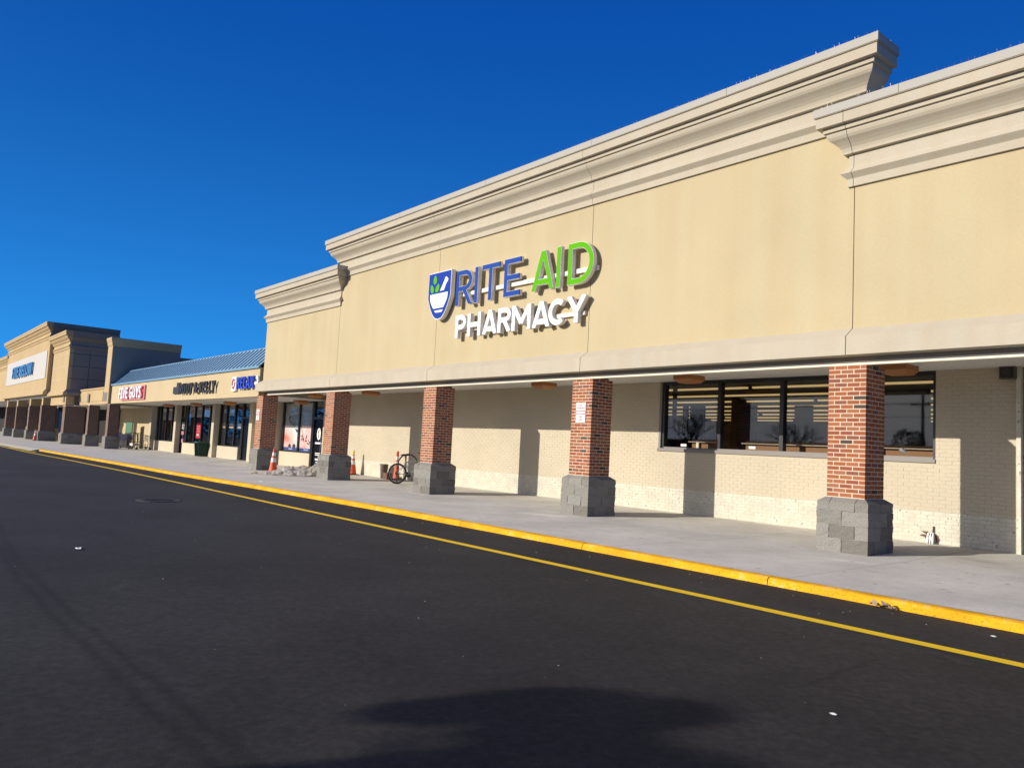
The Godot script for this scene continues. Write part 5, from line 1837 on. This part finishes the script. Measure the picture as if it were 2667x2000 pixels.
	quad(st, Vector3(-0.05, 0.10, -0.02), Vector3(-0.18, 0.125, 0.03), Vector3(-0.14, 0.15, 0.0), Vector3(-0.04, 0.145, -0.02), Vector3.BACK)
	quad(st, Vector3(0.07, 0.02, -0.04), Vector3(0.12, 0.08, -0.055), Vector3(0.09, 0.15, -0.06), Vector3(0.05, 0.16, -0.04), Vector3.BACK)
	mi(pp, "rusty_flake", done(st), M.rust)
	var cup := thing("paper_cup", "white paper cup lying on the sill inside the right window pane", "cup", Vector3(-6.36, 1.555, -2.80), 0.4)
	st = begin_smooth()
	lathe(st, [Vector2(0, 0), Vector2(0.03, 0), Vector2(0.042, 0.11), Vector2(0.045, 0.112), Vector2(0, 0.112)], 16)
	mi(cup, "body", done(st), M.white, Vector3(0.02, 0.04, 0), Vector3(0, 0, 0.9))

	# litter
	scrap("paper_scrap", "white scrap of paper lying alone on the left part of the road", Vector3(-10.1, ROAD + 0.004, 9.62), 0.06)
	scrap("paper_scrap", "crumpled white scrap on the pavement near the shop with the litter bin", Vector3(-42.4, 0.0, -1.6), 0.16)
	scrap("paper_scrap", "white scrap on the pavement in front of the plastic sheeting", Vector3(-21.88, 0.0, 2.77), 0.09)
	scrap("paper_scrap", "white scrap of paper on the road near the yellow line at the right", Vector3(-2.6, ROAD + 0.004, 4.0), 0.025)
	scrap("paper_scrap", "bright white scrap on the near road, right of the dark shadow", Vector3(-2.29, ROAD + 0.004, 7.28), 0.022)
	var lf := thing("dry_leaves", "small heap of dry brown leaves caught at the yellow kerb", "leaves", Vector3(-3.72, ROAD, 3.64))
	st = begin()
	r.seed = 3
	for k in 16:
		var c := Vector3(r.randf_range(-0.12, 0.14), r.randf_range(0.01, 0.06), r.randf_range(-0.05, 0.06))
		var d := Vector3(r.randf_range(-1, 1), r.randf_range(-0.4, 0.6), r.randf_range(-1, 1)).normalized() * r.randf_range(0.02, 0.055)
		var e := d.cross(Vector3(r.randf_range(-1, 1), 1, r.randf_range(-1, 1))).normalized() * d.length() * 0.5
		quad(st, c - d, c + e, c + d, c - e, Vector3.UP)
	mi(lf, "leaf_heap", done(st), M.leaf_dry)
	st = begin()
	r.seed = 6
	for k in 130:
		var z := 3.75 + pow(r.randf(), 2.0) * 7.0
		var c := Vector3(r.randf_range(-18, 2), ROAD + 0.004, z)
		var s := r.randf_range(0.0015, 0.005) * (1.8 if r.randf() < 0.08 else 1.0)
		bar(st, c, c + Vector3(r.randf_range(-1, 1), 0.1, r.randf_range(-1, 1)).normalized() * s * 2.2, s, s * 0.6)
	var lit := mi(self, "litter_specks", done(st), M.paper)
	stuff(lit)
	lit.set_meta("label", "tiny pale specks of grit and litter scattered over the road")
	lit.set_meta("category", "litter")

func scrap(n: String, label: String, at: Vector3, s: float) -> void:
	var t := thing(n, label, "litter", at)
	var st := begin()
	var p := [Vector3(-s, 0.004, -s * 0.3), Vector3(0, s * 0.35, -s * 0.5), Vector3(s, 0.004, -s * 0.2), Vector3(s * 0.8, s * 0.12, s * 0.5), Vector3(-s * 0.1, s * 0.04, s * 0.45), Vector3(-s * 0.9, s * 0.2, s * 0.4)]
	var c := Vector3(0, s * 0.22, 0)
	for i in 6:
		tri(st, p[i], p[(i + 1) % 6], c, Vector3.UP)
	mi(t, "sheet", done(st), M.paper)

func plastic_heap() -> void:
	var t := thing("plastic_sheeting", "heap of crumpled clear plastic sheeting on the pavement between two pillars", "plastic sheet", Vector3(-25.75, 0, -0.12))
	var n1 := FastNoiseLite.new()
	n1.seed = 9
	n1.frequency = 1.0
	n1.fractal_octaves = 2
	n1.fractal_type = FastNoiseLite.FRACTAL_RIDGED
	var n2 := FastNoiseLite.new()
	n2.seed = 19
	n2.frequency = 0.8
	var ax := Vector3(0.52, 0, -0.85) * 0.88
	var az := Vector3(0.85, 0, 0.52) * 0.88
	for layer in 2:
		var st := begin_smooth()
		var nu := 90
		var nv := 56
		var g := []
		for i in nu + 1:
			for j in nv + 1:
				var u := lerpf(-1.25, 1.5, float(i) / nu)
				var v := lerpf(-0.85, 0.8, float(j) / nv)
				var rad := Vector2(u / 1.45 - 0.08, v / 0.85).length()
				var edge := clampf(1.05 - rad + 0.25 * n2.get_noise_2d(u * 2.0, v * 2.0), 0.0, 1.0)
				var hump := 0.42 * exp(-pow((u - 0.75) / 0.42, 2.0) - pow(v / 0.5, 2.0)) + 0.34 * exp(-pow((u + 0.15) / 0.6, 2.0) - pow((v + 0.2) / 0.55, 2.0)) + 0.12
				var h := hump * smoothstep(0.0, 0.45, edge) * (0.8 + 0.45 * n2.get_noise_2d(u * 1.7 + layer * 9, v * 1.7)) + 0.085 * smoothstep(0.0, 0.3, edge) * (n1.get_noise_2d(u * 0.8 + layer * 5.0 + v * 0.5, v * 2.0) + 0.25)
				if layer == 1:
					h = h * 0.8 + 0.02
				var wob := Vector3(n1.get_noise_2d(u * 2 + 31, v * 2), 0, n1.get_noise_2d(u * 2, v * 2 + 77)) * 0.05
				g.append([ax * u + az * v + wob + Vector3(0, maxf(h * 0.74, 0.004), 0), edge > 0.015])
		for i in nu:
			for j in nv:
				var a: Array = g[i * (nv + 1) + j]
				var b: Array = g[(i + 1) * (nv + 1) + j]
				var c: Array = g[(i + 1) * (nv + 1) + j + 1]
				var d: Array = g[i * (nv + 1) + j + 1]
				if a[1] and b[1] and c[1] and d[1]:
					quad(st, a[0], b[0], c[0], d[0], Vector3.UP)
		mi(t, "sheet", done(st), M.plastic)

# ---------------------------------------------------------------- across the car park (seen in the glass, and as shadow)
func bare_tree(label: String, at: Vector3, h: float, sd: int) -> void:
	var t := thing("bare_tree", label, "tree", at, 0.0, "leafless trees across the car park")
	var r := RandomNumberGenerator.new()
	r.seed = sd
	var trunk := begin()
	tube(trunk, [Vector3.ZERO, Vector3(0.05, h * 0.15, 0), Vector3(0.0, h * 0.3, 0.05)], h * 0.03, 7, false, h * 0.022)
	mi(t, "trunk", done(trunk), M.bark)
	var st := begin()
	var todo := []
	for k in 6:
		var a := TAU * k / 6.0 + r.randf_range(-0.4, 0.4)
		todo.append([Vector3(0, h * r.randf_range(0.2, 0.3), 0), Vector3(cos(a) * 0.55, 1.0, sin(a) * 0.55).normalized(), h * 0.26, h * 0.014, 0])
	while todo.size():
		var q: Array = todo.pop_back()
		var p: Vector3 = q[0]
		var d: Vector3 = q[1]
		var m: Vector3 = p + d * q[2] * 0.5 + Vector3(r.randf_range(-1, 1), 0, r.randf_range(-1, 1)) * q[2] * 0.06
		var e: Vector3 = m + (d + Vector3(r.randf_range(-1, 1), r.randf_range(-0.3, 0.6), r.randf_range(-1, 1)) * 0.25).normalized() * q[2] * 0.5
		tube(st, [p, m, e], q[3], 4, false, q[3] * 0.65)
		if q[4] < 4:
			for k in (3 if q[4] < 3 else 2):
				var s: Vector3 = m.lerp(e, r.randf_range(0.2, 1.0))
				var nd := (d + Vector3(r.randf_range(-1, 1), r.randf_range(-0.35, 0.55), r.randf_range(-1, 1)) * 0.75).normalized()
				todo.append([s, nd, q[2] * r.randf_range(0.6, 0.8), q[3] * 0.58, q[4] + 1])
	mi(t, "branches", done(st), M.bark)

func opposite_side() -> void:
	var fb := thing("far_building", "long low dark building across the car park", "building", Vector3(-60, ROAD, 84))
	bx(fb, "wall", Vector3(-95, 0, 0), Vector3(75, 3.7, 14), M.far_wall)
	bx(fb, "roof", Vector3(-96, 3.7, -1), Vector3(76, 4.3, 15), M.interior_dark)
	for k in 14:
		bx(fb, "window", Vector3(-90 + k * 11.5, 0.6, -0.06), Vector3(-83 + k * 11.5, 2.8, -0.002), M.door_dark)
	var tl := MeshInstance3D.new()  # unseen trees added to block the bright sky from the shop glass
	tl.name = "added_treeline"
	var r := RandomNumberGenerator.new()
	r.seed = 91
	var st0 := begin()
	for i in 5200:
		var f := r.randf()
		var c := Vector3(lerpf(-345, -300, r.randf()), 0, lerpf(12, 150, f))
		if r.randf() < 0.45:
			c = Vector3(lerpf(-300, -150, r.randf()), 0, lerpf(105, 150, r.randf()))
		var top := 11.0 + 4.0 * sin(c.z * 0.21 + c.x * 0.1) + 2.0 * sin(c.z * 0.57)
		c.y = top * r.randf()
		var a := Vector3(r.randf_range(-1, 1), r.randf_range(-0.4, 1), r.randf_range(-1, 1)).normalized() * r.randf_range(0.8, 1.8)
		var e := a.cross(Vector3(r.randf_range(-1, 1), r.randf_range(-1, 1), r.randf_range(-1, 1))).normalized() * 0.5
		quad(st0, c - a, c + e, c + a, c - e, Vector3.RIGHT)
	tl.mesh = done(st0)
	tl.material_override = M.bark
	tag(tl, "unseen brown treeline far beyond the car park", "trees")
	stuff(tl)
	add_child(tl, true)
	bare_tree("spreading leafless tree, left of the utility pole across the car park", Vector3(-58, ROAD, 58), 8.2, 61)
	bare_tree("rounder leafless tree nearest the utility pole across the car park", Vector3(-46, ROAD, 60), 7.2, 62)
	bare_tree("small leafless tree farthest left across the car park", Vector3(-70, ROAD, 62), 7.0, 63)
	bare_tree("leafless tree before the middle of the far low building", Vector3(-84, ROAD, 60), 8.5, 64)
	var po := thing("utility_pole", "wooden utility pole with crossarms and wires across the car park", "utility pole", Vector3(-31.2, ROAD, 57))
	var st := begin()
	tube(st, [Vector3.ZERO, Vector3(0, 9.3, 0)], 0.17, 8, false, 0.12)
	mi(po, "pole", done(st), M.pole_wood)
	for yy in [8.8, 7.3]:
		bx(po, "crossarm", Vector3(-1.1, yy - 0.06, -0.06), Vector3(1.1, yy + 0.06, 0.06), M.pole_wood)
		for k in [-1.0, -0.5, 0.5, 1.0]:
			st = begin()
			lathe(st, [Vector2(0.05, 0.06), Vector2(0.06, 0.18), Vector2(0.0, 0.22)], 8, Vector3(k, yy, 0))
			mi(po, "insulator", done(st), M.iron)
	st = begin()
	for w in [[8.95, -1.0], [8.95, 1.0], [7.45, -1.0], [7.45, 1.0], [6.2, 0.1]]:
		var pts := []
		for i in 25:
			var f := i / 24.0
			pts.append(Vector3(lerpf(-60, 60, f), w[0] - 1.2 * (1.0 - absf(2.0 * absf(f - 0.5) * 2.0 - 1.0)) * 0.6, w[1] * 0.4 + (f - 0.5) * 6.0))
		tube(st, pts, 0.02, 4)
	mi(po, "wires", done(st), M.iron)
	evergreen("dense evergreen shrub below the utility pole across the car park", Vector3(-32.2, ROAD, 56.0), [[Vector3(0, 1.6, 0), Vector3(2.3, 1.7, 1.8)], [Vector3(0.2, 3.6, 0), Vector3(1.5, 1.5, 1.3)], [Vector3(-1.6, 1.2, 0), Vector3(1.6, 1.3, 1.4)]], 2600, 71, 0.14)
	# unseen evergreen added behind the viewer, its lobes shaped to cast the road shadow
	var u := Vector3(0.927, 0, 0.375)
	var lobes := []
	for l in [[0.2, -9.72, 0.19, 0.14], [0.2, -9.2, 0.3, 0.19], [0.42, -8.68, 0.25, 0.14], [0.6, -9.3, 0.2, 0.13], [0.75, -9.1, 0.16, 0.1], [1.22, -9.6, 0.52, 0.34], [1.5, -10.6, 0.68, 0.3], [1.6, -11.6, 0.75, 0.4], [1.7, -13.0, 0.85, 0.7], [1.7, -14.6, 0.9, 0.8], [1.7, -16.0, 0.9, 0.8]]:
		# along the ground from the sun's foot, then up the ray to the added shadow caster
		var ground: Vector3 = u * l[0] + Vector3(0.375, 0, -0.927) * (l[1] + 0.0)
		ground = Vector3(ground.x, ROAD, ground.z)
		var k: float = 20.0 - ground.z
		var p: Vector3 = ground + Vector3(-0.405, 0.3986, 1.0) * k
		lobes.append([p, Vector3(l[2], l[3], l[2])])
	var base := Vector3(-6.6, ROAD, 20.0)
	for l in lobes:
		l[0] -= base
	evergreen("added lobed evergreen shrub behind the viewpoint, shaped to cast the road shadow", base, lobes, 15000, 72, 0.06)

func evergreen(label: String, at: Vector3, lobes: Array, n: int, sd: int, leaf: float) -> void:
	var t := thing("evergreen_shrub", label, "shrub", at)
	var r := RandomNumberGenerator.new()
	r.seed = sd
	var st := begin()
	var top: Vector3 = lobes[mini(4, lobes.size() - 1)][0]
	tube(st, [Vector3(top.x * 0.6, 0, top.z), Vector3(top.x * 0.8, top.y * 0.5, top.z), top], 0.06, 6, false, 0.02)
	for l in lobes:
		tube(st, [top * 0.9, l[0]], 0.018, 5, false, 0.008)
	mi(t, "stems", done(st), M.bark)
	st = begin()
	for i in n:
		var l: Array = lobes[r.randi() % lobes.size()]
		var d := Vector3(r.randf_range(-1, 1), r.randf_range(-1, 1), r.randf_range(-1, 1))
		if d.length() > 1.0:
			d = d.normalized() * r.randf_range(0.8, 1.05)
		var c: Vector3 = l[0] + d * l[1]
		if c.y < 0.02:
			continue
		var a := Vector3(r.randf_range(-1, 1), r.randf_range(-1, 1), r.randf_range(-1, 1)).normalized() * leaf * r.randf_range(0.6, 1.3)
		var b := a.cross(Vector3(r.randf_range(-1, 1), r.randf_range(-1, 1), r.randf_range(-1, 1))).normalized() * leaf * 0.5
		quad(st, c - a, c + b, c + a, c - b, Vector3.UP)
	mi(t, "foliage", done(st), M.needles)
